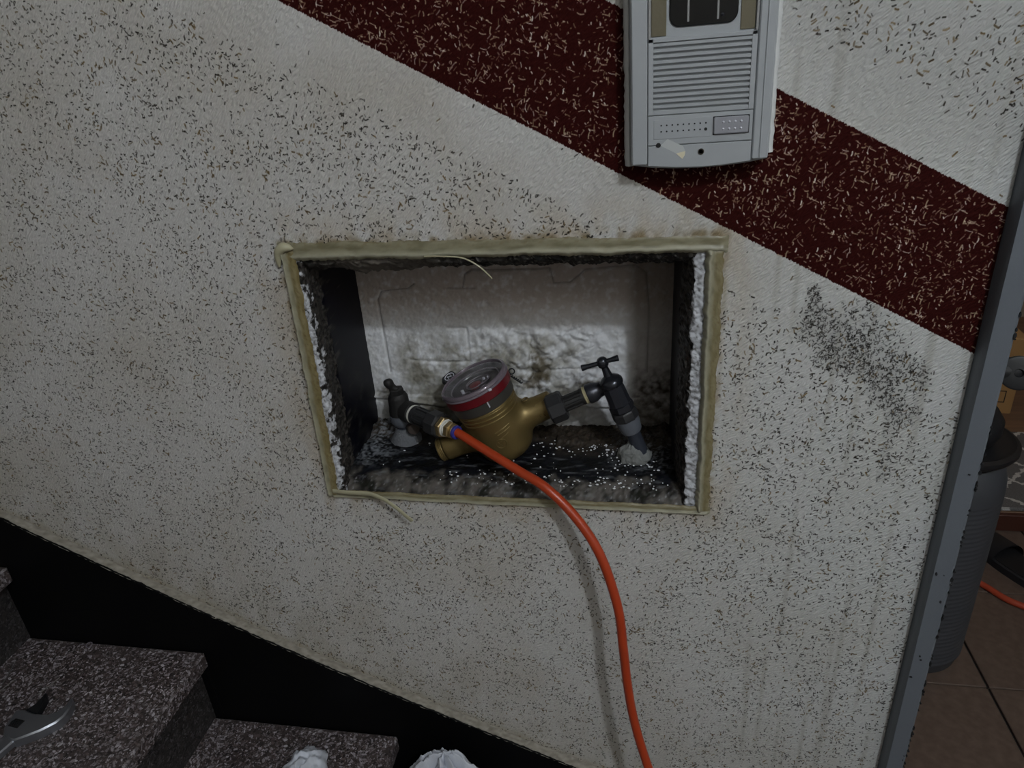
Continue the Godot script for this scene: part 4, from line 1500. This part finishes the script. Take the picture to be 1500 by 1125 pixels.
# ribbed plastic union with long shallow windows, along Y from 0 to l
func ribbed_union(l: float, r: float) -> Sh:
	var s := lathe([Vector2(0, 0), Vector2(r * 0.82, 0), Vector2(r * 0.82, l), Vector2(0, l)], 24)
	for y in [[0.0, 0.16], [0.86, 1.0]]:
		s.join(lathe([Vector2(0, y[0] * l), Vector2(r, y[0] * l), Vector2(r, y[1] * l), Vector2(0, y[1] * l)], 24))
	for k in 8:
		var a := TAU * k / 8
		s.join(box(r * 0.28, l * 0.9, r * 0.5, 0.0006).moved(Transform3D(Basis(Vector3.UP, a), Vector3(sin(a) * r * 0.74, l * 0.5, cos(a) * r * 0.74))))
	return s


func nut(r: float, h: float, sides := 6) -> Sh:
	return lathe([Vector2(0, 0), Vector2(r * 0.90, 0), Vector2(r, h * 0.12), Vector2(r, h * 0.88), Vector2(r * 0.90, h), Vector2(0, h)], sides)


# ------------------------------------------------------------------ stop valve with T handle, right of the meter
func build_tap_valve() -> void:
	var base := Vector3(0.1622, -0.150, -0.083)
	var o := thing("stop_valve", "dark metal stop valve with a T-bar handle leaning at the right of the meter niche", "valve", base)
	var up := (Vector3(0.1194, -0.0095, -0.083) - Vector3(0.1622, -0.1208, -0.083)).normalized()
	var foot := Vector3(0.1622, -0.1208, -0.083) - base
	var ax := along(up, foot, Vector3.BACK)
	part("riser_pipe", lathe([Vector2(0, -0.034), Vector2(0.0098, -0.034), Vector2(0.0098, 0.016), Vector2(0, 0.016)], 20).moved(ax), M.pvc_dark, o)
	part("coupling", lathe([Vector2(0, 0.010), Vector2(0.0128, 0.010), Vector2(0.0142, 0.0125), Vector2(0.0160, 0.0250), Vector2(0.0160, 0.0330), Vector2(0, 0.0330)], 24).moved(ax), M.pvc, o)
	part("adapter", lathe([Vector2(0, 0.031), Vector2(0.0172, 0.031), Vector2(0.0178, 0.033), Vector2(0.0176, 0.0425), Vector2(0.0160, 0.0445), Vector2(0, 0.0445)], 8).moved(ax), M.black_plastic, o)
	part("hex_collar", nut(0.0168, 0.0095, 6).moved(ax * Transform3D(Basis(Vector3.UP, 0.3), Vector3(0, 0.0450, 0))), M.valve_metal, o, 25.0)
	part("valve_body", lathe([Vector2(0, 0.0540), Vector2(0.0150, 0.0540), Vector2(0.0160, 0.0560), Vector2(0.0152, 0.0600), Vector2(0.0146, 0.0780), Vector2(0.0138, 0.0850), Vector2(0, 0.0850)], 10).moved(ax), M.valve_metal, o, 30.0)
	part("bonnet", lathe([Vector2(0, 0.0835), Vector2(0.0150, 0.0835), Vector2(0.0160, 0.0860), Vector2(0.0158, 0.0900), Vector2(0.0135, 0.0935), Vector2(0.0100, 0.0960), Vector2(0.0060, 0.0985), Vector2(0.0050, 0.1060), Vector2(0.0044, 0.1120), Vector2(0, 0.1120)], 24).moved(ax), M.chrome_dark, o, 40.0)
	# T-bar
	var top := Vector3(0.1194, -0.0095, -0.083) - base
	var b0 := Vector3(0.0926, -0.0175, -0.080) - base
	var b1 := Vector3(0.1404, -0.0035, -0.083) - base
	var bd := (b1 - b0).normalized()
	var hub := part("handle", lathe([Vector2(0, -0.0085), Vector2(0.0040, -0.0080), Vector2(0.0070, -0.0045), Vector2(0.0078, 0), Vector2(0.0070, 0.0040), Vector2(0.0045, 0.0068), Vector2(0, 0.0078)], 20).moved(along(up, top - up * 0.001)), M.chrome_dark, o, 50.0)
	part("bar", lathe([Vector2(0, 0), Vector2(0.0038, 0), Vector2(0.0043, 0.0010), Vector2(0.0032, 0.0100), Vector2(0.0030, b0.distance_to(b1) * 0.5), Vector2(0.0032, b0.distance_to(b1) - 0.010), Vector2(0.0043, b0.distance_to(b1) - 0.001), Vector2(0.0038, b0.distance_to(b1)), Vector2(0, b0.distance_to(b1))], 16).moved(along(bd, b0)), M.chrome_dark, hub, 30.0)
	# outlet stub toward the meter, thread, ribbed union and nut, in line with the meter's pipe
	var axis := Basis.from_euler(Vector3(0.0109, 0.1814, 0.3721)) * Vector3.RIGHT
	var end := Vector3(0.0471, -0.0827, -0.0836) - base   # the meter's outlet
	part("outlet", lathe([Vector2(0, 0.0560), Vector2(0.0132, 0.0560), Vector2(0.0140, 0.0580), Vector2(0.0136, 0.0660), Vector2(0.0105, 0.0730), Vector2(0.0095, 0.0840), Vector2(0, 0.0840)], 24).moved(along(axis, end)), M.valve_metal, o, 40.0)
	part("thread_tape", lathe([Vector2(0, 0.0515), Vector2(0.0118, 0.0515), Vector2(0.0124, 0.0525), Vector2(0.0118, 0.0535), Vector2(0.0126, 0.0548), Vector2(0.0120, 0.0562), Vector2(0, 0.0562)], 24).moved(along(axis, end)), M.cream_thread, o, 30.0, "cream sealing tape on the thread")
	part("ribbed_union", ribbed_union(0.034, 0.0116).moved(along(axis, end + axis * 0.0185)), M.black_deep, o, 30.0)
	part("union_nut", nut(0.0212, 0.0225, 8).moved(along(axis, end - axis * 0.0005) * Transform3D(Basis(Vector3.UP, 0.2), Vector3.ZERO)), M.black_plastic, o, 25.0)
	# torn foam wad packed round the foot of the pipe
	var place := func(u: float, v: float) -> Vector3:
		var a := TAU * u
		var r := 0.0195 * sin(PI * minf(v * 0.62 + 0.06, 0.98)) + 0.004
		var p := Vector3(cos(a) * r * 0.92, 0.012 - v * 0.030, -sin(a) * r * 0.75)
		var d := fbm(Vector3(cos(a), v, sin(a)), 1.6) * 0.006
		return p + Vector3(cos(a), 0.3, -sin(a)) * d
	var w := patch(40, 16, place)
	w.uv = PackedVector2Array()
	single("foam_wad", w.flip(), M.wad, "torn whitish foam wad packed around the foot of the right valve pipe", "foam wad", Vector3(0.1625, -0.141, -0.083), 180.0)


# ------------------------------------------------------------------ stop valve in the left corner
func build_corner_valve() -> void:
	var base := Vector3(-0.178, -0.157, -0.122)
	var o := thing("corner_valve", "grimy black stop valve in the shadow at the left end of the meter niche", "valve", base)
	var up := Vector3(-0.05, 1, 0.0).normalized()
	var ax := along(up, Vector3.ZERO)
	part("pipe_flange", lathe([Vector2(0, -0.006), Vector2(0.0260, -0.006), Vector2(0.0235, 0.004), Vector2(0.0165, 0.012), Vector2(0.0125, 0.021), Vector2(0, 0.021)], 24).moved(ax), M.collar_gray, o, 40.0, "grey mortar cone around the pipe")
	part("riser_pipe", lathe([Vector2(0, 0.015), Vector2(0.0098, 0.015), Vector2(0.0098, 0.034), Vector2(0, 0.034)], 20).moved(ax), M.pvc_dark, o)
	part("coupling", lathe([Vector2(0, 0.026), Vector2(0.0120, 0.026), Vector2(0.0168, 0.032), Vector2(0.0180, 0.040), Vector2(0.0176, 0.0445), Vector2(0, 0.0445)], 24).moved(ax), M.pvc, o)
	part("valve_body", lathe([Vector2(0, 0.043), Vector2(0.0172, 0.043), Vector2(0.0168, 0.052), Vector2(0.0155, 0.060), Vector2(0.0150, 0.072), Vector2(0.0120, 0.078), Vector2(0, 0.078)], 12).moved(ax), M.black_deep, o, 30.0)
	part("bonnet", nut(0.0112, 0.010, 6).moved(ax * Transform3D(Basis(), Vector3(0, 0.076, 0))), M.black_deep, o, 25.0)
	# handle knob leaning to the left
	part("handle", tube(spline([Vector3(-0.004, 0.083, 0.0), Vector3(-0.0105, 0.090, 0.002), Vector3(-0.0135, 0.097, 0.004), Vector3(-0.0150, 0.102, 0.004)], 4), [0.0052, 0.0052, 0.0052, 0.0054, 0.0060, 0.0066, 0.0070, 0.0072, 0.0072, 0.0068, 0.0060, 0.0046, 0.0015], 14), M.black_deep, o, 50.0)
	# outlet, tape, ribbed union and nut pointing out of the box
	var a0 := Vector3(-0.176, -0.105, -0.12) - base
	var axis := (Vector3(-0.061, -0.102, -0.04) - Vector3(-0.176, -0.105, -0.12)).normalized()
	var out := along(axis, a0, Vector3.UP)
	part("outlet", lathe([Vector2(0, -0.002), Vector2(0.0125, -0.002), Vector2(0.0140, 0.006), Vector2(0.0160, 0.010), Vector2(0.0160, 0.0245), Vector2(0.0150, 0.026), Vector2(0, 0.026)], 20).moved(out), M.black_deep, o, 30.0)
	part("thread_tape", lathe([Vector2(0, 0.0255), Vector2(0.0138, 0.0255), Vector2(0.0142, 0.0270), Vector2(0.0138, 0.0300), Vector2(0, 0.0300)], 24).moved(out), M.white_tape, o, 30.0, "white sealing tape on the thread")
	part("ribbed_union", ribbed_union(0.040, 0.0138).moved(out * Transform3D(Basis(), Vector3(0, 0.0300, 0))), M.black_plastic, o, 30.0)
	part("union_nut", nut(0.0188, 0.0235, 8).moved(out * Transform3D(Basis(Vector3.UP, 0.35), Vector3(0, 0.0660, 0))), M.black_plastic, o, 25.0)
	part("drain_plug", lathe([Vector2(0, 0), Vector2(0.0085, 0), Vector2(0.0092, 0.0015), Vector2(0.0092, 0.012), Vector2(0.0080, 0.014), Vector2(0, 0.014)], 20).moved(along(Vector3(0.55, 0.15, 1.0), Vector3(0.014, 0.026, 0.006))), mat(58, 48, 42, 0.6), o, 30.0)


# ------------------------------------------------------------------ orange air hose with its brass fitting
func build_hose() -> void:
	var o := thing("air_hose", "orange air hose leaving the meter niche and hanging down the wall", "hose", Vector3.ZERO)
	var a := Vector3(-0.176, -0.105, -0.12)
	var axis := (Vector3(-0.061, -0.102, -0.04) - a).normalized()
	var out := along(axis, a, Vector3.UP)
	part("bushing", nut(0.0154, 0.0080, 6).moved(out * Transform3D(Basis(Vector3.UP, 0.55), Vector3(0, 0.0897, 0))), M.bright_brass, o, 25.0, "brass hex bushing")
	part("thread_tape", lathe([Vector2(0, 0.0970), Vector2(0.0116, 0.0970), Vector2(0.0126, 0.0982), Vector2(0.0108, 0.1000), Vector2(0.0112, 0.1015), Vector2(0.0104, 0.1032), Vector2(0, 0.1032)], 24).moved(out), M.white_tape, o, 30.0, "white sealing tape")
	part("hex_fitting", nut(0.0122, 0.0085, 6).moved(out * Transform3D(Basis(Vector3.UP, 0.3), Vector3(0, 0.1030, 0))), M.bright_brass, o, 25.0, "brass push fitting")
	part("fitting_barrel", lathe([Vector2(0, 0.1110), Vector2(0.0086, 0.1110), Vector2(0.0092, 0.1125), Vector2(0.0092, 0.1160), Vector2(0.0084, 0.1172), Vector2(0, 0.1172)], 24).moved(out), M.bright_brass, o, 30.0)
	part("release_collar", lathe([Vector2(0, 0.1168), Vector2(0.0088, 0.1168), Vector2(0.0096, 0.1178), Vector2(0.0097, 0.1205), Vector2(0.0088, 0.1220), Vector2(0, 0.1220)], 24).moved(out), M.blue, o, 30.0, "blue release collar")
	var pts := [out * Vector3(0, 0.112, 0), out * Vector3(0, 0.125, 0), Vector3(-0.0613, -0.1022, -0.04), Vector3(-0.0238, -0.1155, -0.02), Vector3(0.0152, -0.1277, 0.0), Vector3(0.0527, -0.1389, 0.02), Vector3(0.0918, -0.1732, 0.035), Vector3(0.122, -0.2184, 0.05), Vector3(0.1434, -0.2916, 0.06), Vector3(0.1505, -0.3571, 0.065), Vector3(0.1568, -0.4250, 0.067), Vector3(0.1668, -0.4916, 0.07), Vector3(0.1866, -0.5674, 0.08), Vector3(0.22, -0.66, 0.10), Vector3(0.27, -0.78, 0.15), Vector3(0.35, -0.89, 0.24), Vector3(0.47, -0.945, 0.38), Vector3(0.62, -0.948, 0.55), Vector3(0.85, -0.948, 0.68), Vector3(1.2, -0.948, 0.70)]
	pts.remove_at(2)
	part("hose_tube", tube(spline(pts, 10), 0.0062, 16), M.hose, o, 60.0)


# ------------------------------------------------------------------ entry room seen past the door frame
func build_entry_things() -> void:
	# ribbed grey bin
	var o := thing("ribbed_canister", "tall grey ribbed canister with a black flanged lid standing behind the door frame", "canister", Vector3(0.79, FLOOR, -0.60))
	var prof := [Vector2(0, 0.0), Vector2(0.092, 0.0), Vector2(0.102, 0.006), Vector2(0.106, 0.03)]
	for k in 38:
		var y := 0.03 + k * 0.0112
		prof.append(Vector2(0.1088, y + 0.0015))
		prof.append(Vector2(0.1095, y + 0.0035))
		prof.append(Vector2(0.1098, y + 0.0060))
		prof.append(Vector2(0.1095, y + 0.0085))
	prof.append_array([Vector2(0.109, 0.462), Vector2(0.107, 0.485), Vector2(0.101, 0.505), Vector2(0.092, 0.520), Vector2(0.084, 0.528), Vector2(0, 0.528)])
	part("canister_body", lathe(prof, 56), M.ribbed, o, 50.0)
	part("lid_flange", lathe([Vector2(0, 0.520), Vector2(0.090, 0.520), Vector2(0.094, 0.535), Vector2(0.112, 0.541), Vector2(0.1165, 0.548), Vector2(0.116, 0.556), Vector2(0.108, 0.560), Vector2(0.098, 0.556), Vector2(0, 0.556)], 48), M.lid, o, 40.0, "black flange of the lid")
	part("lid_knob", lathe([Vector2(0, 0.552), Vector2(0.060, 0.552), Vector2(0.070, 0.560), Vector2(0.080, 0.582), Vector2(0.080, 0.604), Vector2(0.066, 0.625), Vector2(0.030, 0.640), Vector2(0, 0.642)], 36), M.lid, o, 50.0, "black dome knob")
	part("pump_rod", lathe([Vector2(0, 0.635), Vector2(0.012, 0.635), Vector2(0.012, 0.700), Vector2(0, 0.700)], 16), M.lid, o)
	var ph := part("pump_head", lathe([Vector2(0, -0.1), Vector2(0.024, -0.1), Vector2(0.026, -0.096), Vector2(0.026, 0.096), Vector2(0.022, 0.1), Vector2(0, 0.1)], 28).moved(along(Vector3(1, 0.02, 0.0), Vector3(0.0, 0.690, -0.02))), M.lid, o, 40.0, "black crosswise pump handle")
	part("end_cap", lathe([Vector2(0, 0), Vector2(0.031, 0), Vector2(0.033, 0.003), Vector2(0.033, 0.010), Vector2(0.030, 0.012), Vector2(0.008, 0.012), Vector2(0.006, 0.006), Vector2(0, 0.006)], 28).moved(along(Vector3(-0.35, 0.35, 1.0), Vector3(0.090, 0.695, -0.002))), M.lid, ph, 40.0)
	# raised wooden floor with a rug, and a carton on it
	var rf := setting("floor_2", "raised wooden floor of the home with a dark step edge")
	rf.set_meta("category", "floor")
	part("boards", box_at(Vector3(0.3, FLOOR, -2.6), Vector3(2.5, -0.902, -1.062), 0.002), M.wood, rf)
	part("step_edge", box_at(Vector3(0.3, FLOOR, -1.061), Vector3(2.5, -0.902, -1.045), 0.002), M.step_wood, rf)
	single("rug", box(0.85, 0.012, 0.44, 0.003), M.rug, "grey rug with a white lattice pattern on the raised wooden floor", "rug", Vector3(1.55, -0.902 + 0.0061, -1.285))
	var bx := thing("cardboard_box", "brown cardboard box standing on the wooden floor behind the rug", "box", Vector3(1.29, -0.9018, -1.80))
	bx.rotation.y = -0.06
	part("carton", box_at(Vector3(-0.155, 0, -0.14), Vector3(0.155, 0.275, 0.14), 0.002), M.cardboard, bx)
	part("flap", box_at(Vector3(-0.155, 0.2755, -0.14), Vector3(0.155, 0.2795, -0.001), 0.001), M.cardboard_top, bx)
	part("flap", box_at(Vector3(-0.155, 0.2755, 0.001), Vector3(0.155, 0.2795, 0.140), 0.001), M.cardboard_top, bx)
	part("tape", box_at(Vector3(-0.03, 0.2796, -0.142), Vector3(0.03, 0.2802, 0.1422)), M.cardboard_top, bx)
	var mark := Sh.new()
	for q in [[0.083, 0.043, 0.127, 0.046], [0.083, 0.085, 0.127, 0.088], [0.083, 0.043, 0.086, 0.088], [0.124, 0.043, 0.127, 0.088], [0.103, 0.043, 0.1045, 0.088]]:
		mark.join(box_at(Vector3(q[0], q[1], 0.139), Vector3(q[2], q[3], 0.1406)))
	part("printed_mark", mark, M.ink, bx)
	# sandal
	for i in 1:
		var s := thing("sandal", "black slip-on sandal on the tiles before the raised wooden floor", "sandal", Vector3(1.13, FLOOR, -0.90))
		s.rotation.y = 0.35
		var sole := PackedVector2Array()
		for k in 28:
			var a := TAU * k / 28
			var l := sin(a)
			sole.append(Vector2(cos(a) * (0.043 + 0.008 * l), l * 0.135))
		var lay := Transform3D(Basis(Vector3(1, 0, 0), Vector3(0, 0, -1), Vector3(0, 1, 0)), Vector3.ZERO)
		part("sole", plate(sole, 0.0, 0.022, 0.003).moved(lay), M.sandal, s, 40.0)
		var inner := PackedVector2Array()
		for q in sole:
			inner.append(q * 0.88)
		part("insole", plate(inner, 0.0215, 0.0245, 0.001).moved(lay), M.sandal_insole, s, 40.0)
		var strap := func(u: float, v: float) -> Vector3:
			var a := PI * u
			var hh := 0.045 - 0.012 * v
			var ww := 0.050 - 0.006 * v
			return Vector3(-cos(a) * ww, 0.012 + sin(a) * hh, lerpf(-0.005, -0.105, v))
		var st := patch(18, 10, strap)
		var under := st.copy()
		under.moved(Transform3D(Basis().scaled(Vector3(0.95, 0.93, 1.0)), Vector3.ZERO)).flip()
		st.uv = PackedVector2Array()
		under.uv = PackedVector2Array()
		part("strap", st.flip().join(under.flip().flip()), M.sandal, s, 60.0)
	single("orange_cord", tube(spline([Vector3(0.93, FLOOR + 0.0085, -0.90), Vector3(1.0253, FLOOR + 0.0085, -0.8105), Vector3(1.0637, FLOOR + 0.0085, -0.7573), Vector3(1.0977, FLOOR + 0.0085, -0.7298), Vector3(1.2, FLOOR + 0.0085, -0.66), Vector3(1.42, FLOOR + 0.0085, -0.60), Vector3(1.75, FLOOR + 0.0085, -0.68), Vector3(2.3, FLOOR + 0.0085, -0.86)], 8), 0.008, 12), M.cord, "dull orange hose lying across the entry tiles past the canister", "hose", Vector3.ZERO, 60.0)


# ------------------------------------------------------------------ things lying on the treads
func build_tread_things() -> void:
	var top := -0.49
	var w := thing("adjustable_wrench", "steel adjustable wrench lying open-jawed on the stair tread", "wrench", Vector3(-0.70, top + 0.0003, 0.18))
	# outlines in x, z of the tread (relative), laid flat
	var lay := Transform3D(Basis(Vector3(1, 0, 0), Vector3(0, 0, 1), Vector3(0, -1, 0)).transposed(), Vector3.ZERO)
	lay = Transform3D(Basis(Vector3(1, 0, 0), Vector3(0, 0, 1), Vector3(0, 1, 0)), Vector3.ZERO)
	var p := func(list: Array) -> PackedVector2Array:
		var q := PackedVector2Array()
		for e in list:
			q.append(e - Vector2(-0.70, 0.18))
		return q
	var head: PackedVector2Array = p.call([Vector2(-0.7434, 0.1600), Vector2(-0.7300, 0.1585), Vector2(-0.7080, 0.1630), Vector2(-0.6880, 0.1620), Vector2(-0.6770, 0.1560), Vector2(-0.6720, 0.1450), Vector2(-0.6735, 0.1290), Vector2(-0.6660, 0.1370), Vector2(-0.6610, 0.1500), Vector2(-0.6600, 0.1620), Vector2(-0.6640, 0.1740), Vector2(-0.6760, 0.1880), Vector2(-0.6900, 0.1985), Vector2(-0.7040, 0.2080), Vector2(-0.7160, 0.2060), Vector2(-0.7280, 0.2010), Vector2(-0.7370, 0.1900)])
	part("head", plate(head, 0.0, 0.0150, 0.0022).moved(lay), M.steel, w, 35.0)
	var jaw: PackedVector2Array = p.call([Vector2(-0.7310, 0.1570), Vector2(-0.7240, 0.1440), Vector2(-0.7240, 0.1240), Vector2(-0.7150, 0.1330), Vector2(-0.7110, 0.1470), Vector2(-0.7060, 0.1620), Vector2(-0.7160, 0.1610)])
	part("movable_jaw", plate(jaw, 0.0015, 0.0125, 0.002).moved(lay), M.steel_dark, w, 35.0)
	part("worm_recess", box(0.0185, 0.003, 0.0135, 0.0008).moved(Transform3D(Basis(Vector3.UP, -0.12), Vector3(-0.0225, 0.0142, 0.0020))), M.dark_gap, w)
	for k in 5:
		part("worm_ridge", torus(0.0042, 0.0009, 20, 6).moved(Transform3D(Basis(Vector3.UP, -0.12) * Basis(Vector3.FORWARD, PI / 2), Vector3(-0.0295 + k * 0.0034, 0.0130, 0.0018 + k * 0.0004))), M.steel_dark, w, 60.0)
	var hand: PackedVector2Array = p.call([Vector2(-0.7280, 0.2000), Vector2(-0.7060, 0.2065), Vector2(-0.7150, 0.2450), Vector2(-0.7330, 0.3300), Vector2(-0.7380, 0.3520), Vector2(-0.7470, 0.3580), Vector2(-0.7550, 0.3500), Vector2(-0.7540, 0.3300), Vector2(-0.7400, 0.2450)])
	part("shaft", plate(hand, 0.002, 0.0120, 0.002).moved(lay), M.steel, w, 35.0)
	# thin wires
	var rods := [["straight wire scrap on the tread at the picture's left edge, the upper of two", Vector3(-0.8347, 0, 0.0674), Vector3(-0.8198, 0, 0.1100)], ["straight wire scrap on the tread at the picture's left edge, the lower of two", Vector3(-0.8070, 0, 0.0979), Vector3(-0.8150, 0, 0.1300)], ["thin wire scrap pointing at the open jaw of the wrench", Vector3(-0.7345, 0, 0.0875), Vector3(-0.7450, 0, 0.1220)]]
	for r in rods:
		var a: Vector3 = r[1]
		var b: Vector3 = r[2]
		single("wire_scrap", tube([Vector3.ZERO, (b - a) * 0.5 + Vector3(0.0006, 0.0004, 0), b - a], 0.00085, 7), M.wire, r[0], "wire", Vector3(a.x, top + 0.0010, a.z), 60.0, "wire scraps on the tread")
	var tie := thing("cable_tie", "small clear cable tie loop lying against the black skirting", "cable tie", Vector3(-0.733, top + 0.0002, 0.0210))
	part("loop", torus(0.0048, 0.0011, 20, 8).moved(Transform3D(Basis(Vector3(1, 0, 0), 0.25), Vector3(0, 0.0025, 0))), M.dial_ring, tie, 60.0)
	part("tail", tube([Vector3(-0.0045, 0.0015, 0), Vector3(-0.012, 0.0012, -0.001), Vector3(-0.019, 0.0010, 0)], 0.0008, 6), M.dial_ring, tie, 60.0)
	# rags: crumpled sheets
	var rag := func(centre: Vector3, rx: float, rz: float, high: float, folds: float, seed_: float) -> Sh:
		var pl := func(u: float, v: float) -> Vector3:
			var a := TAU * u
			var rr := sqrt(v)
			var e := 1.0 + 0.16 * noise_a.get_noise_2d(cos(a) * 2.0 + seed_, sin(a) * 2.0)
			var x := cos(a) * rr * rx * e
			var z := sin(a) * rr * rz * e
			var dome := pow(maxf(0.0, 1.0 - v), 0.55)
			var fold := sin(a * 7.0 + rr * 5.0 + 3.0 * noise_a.get_noise_2d(x * 30.0 + seed_, z * 30.0))
			var y := high * dome * (1.0 + 0.10 * fold) + folds * (noise_a.get_noise_2d(x * 28.0 + seed_, z * 28.0) + 0.5 * sin((x * 0.8 + z) * 190.0 + 4.0 * noise_a.get_noise_2d(x * 20.0, z * 20.0 + seed_))) * sqrt(maxf(dome, 0.02))
			return Vector3(x, maxf(y, 0.0004), z)
		var s := patch(120, 40, pl)
		s.uv = PackedVector2Array()
		return s.outward()
	var t2 := -0.645
	single("rag", rag.call(Vector3.ZERO, 0.040, 0.075, 0.032, 0.006, 3.0), M.cloth, "pale grey rag folded on the lower stair tread", "rag", Vector3(-0.345, t2 + 0.0003, 0.125), 180.0, "pale cloths on the stairs")
	single("rag", rag.call(Vector3.ZERO, 0.092, 0.048, 0.185, 0.006, 8.0), M.cloth, "crumpled heap of pale cloth against the black skirting at the bottom", "rag", Vector3(-0.121, -0.7997, 0.068), 180.0, "pale cloths on the stairs")
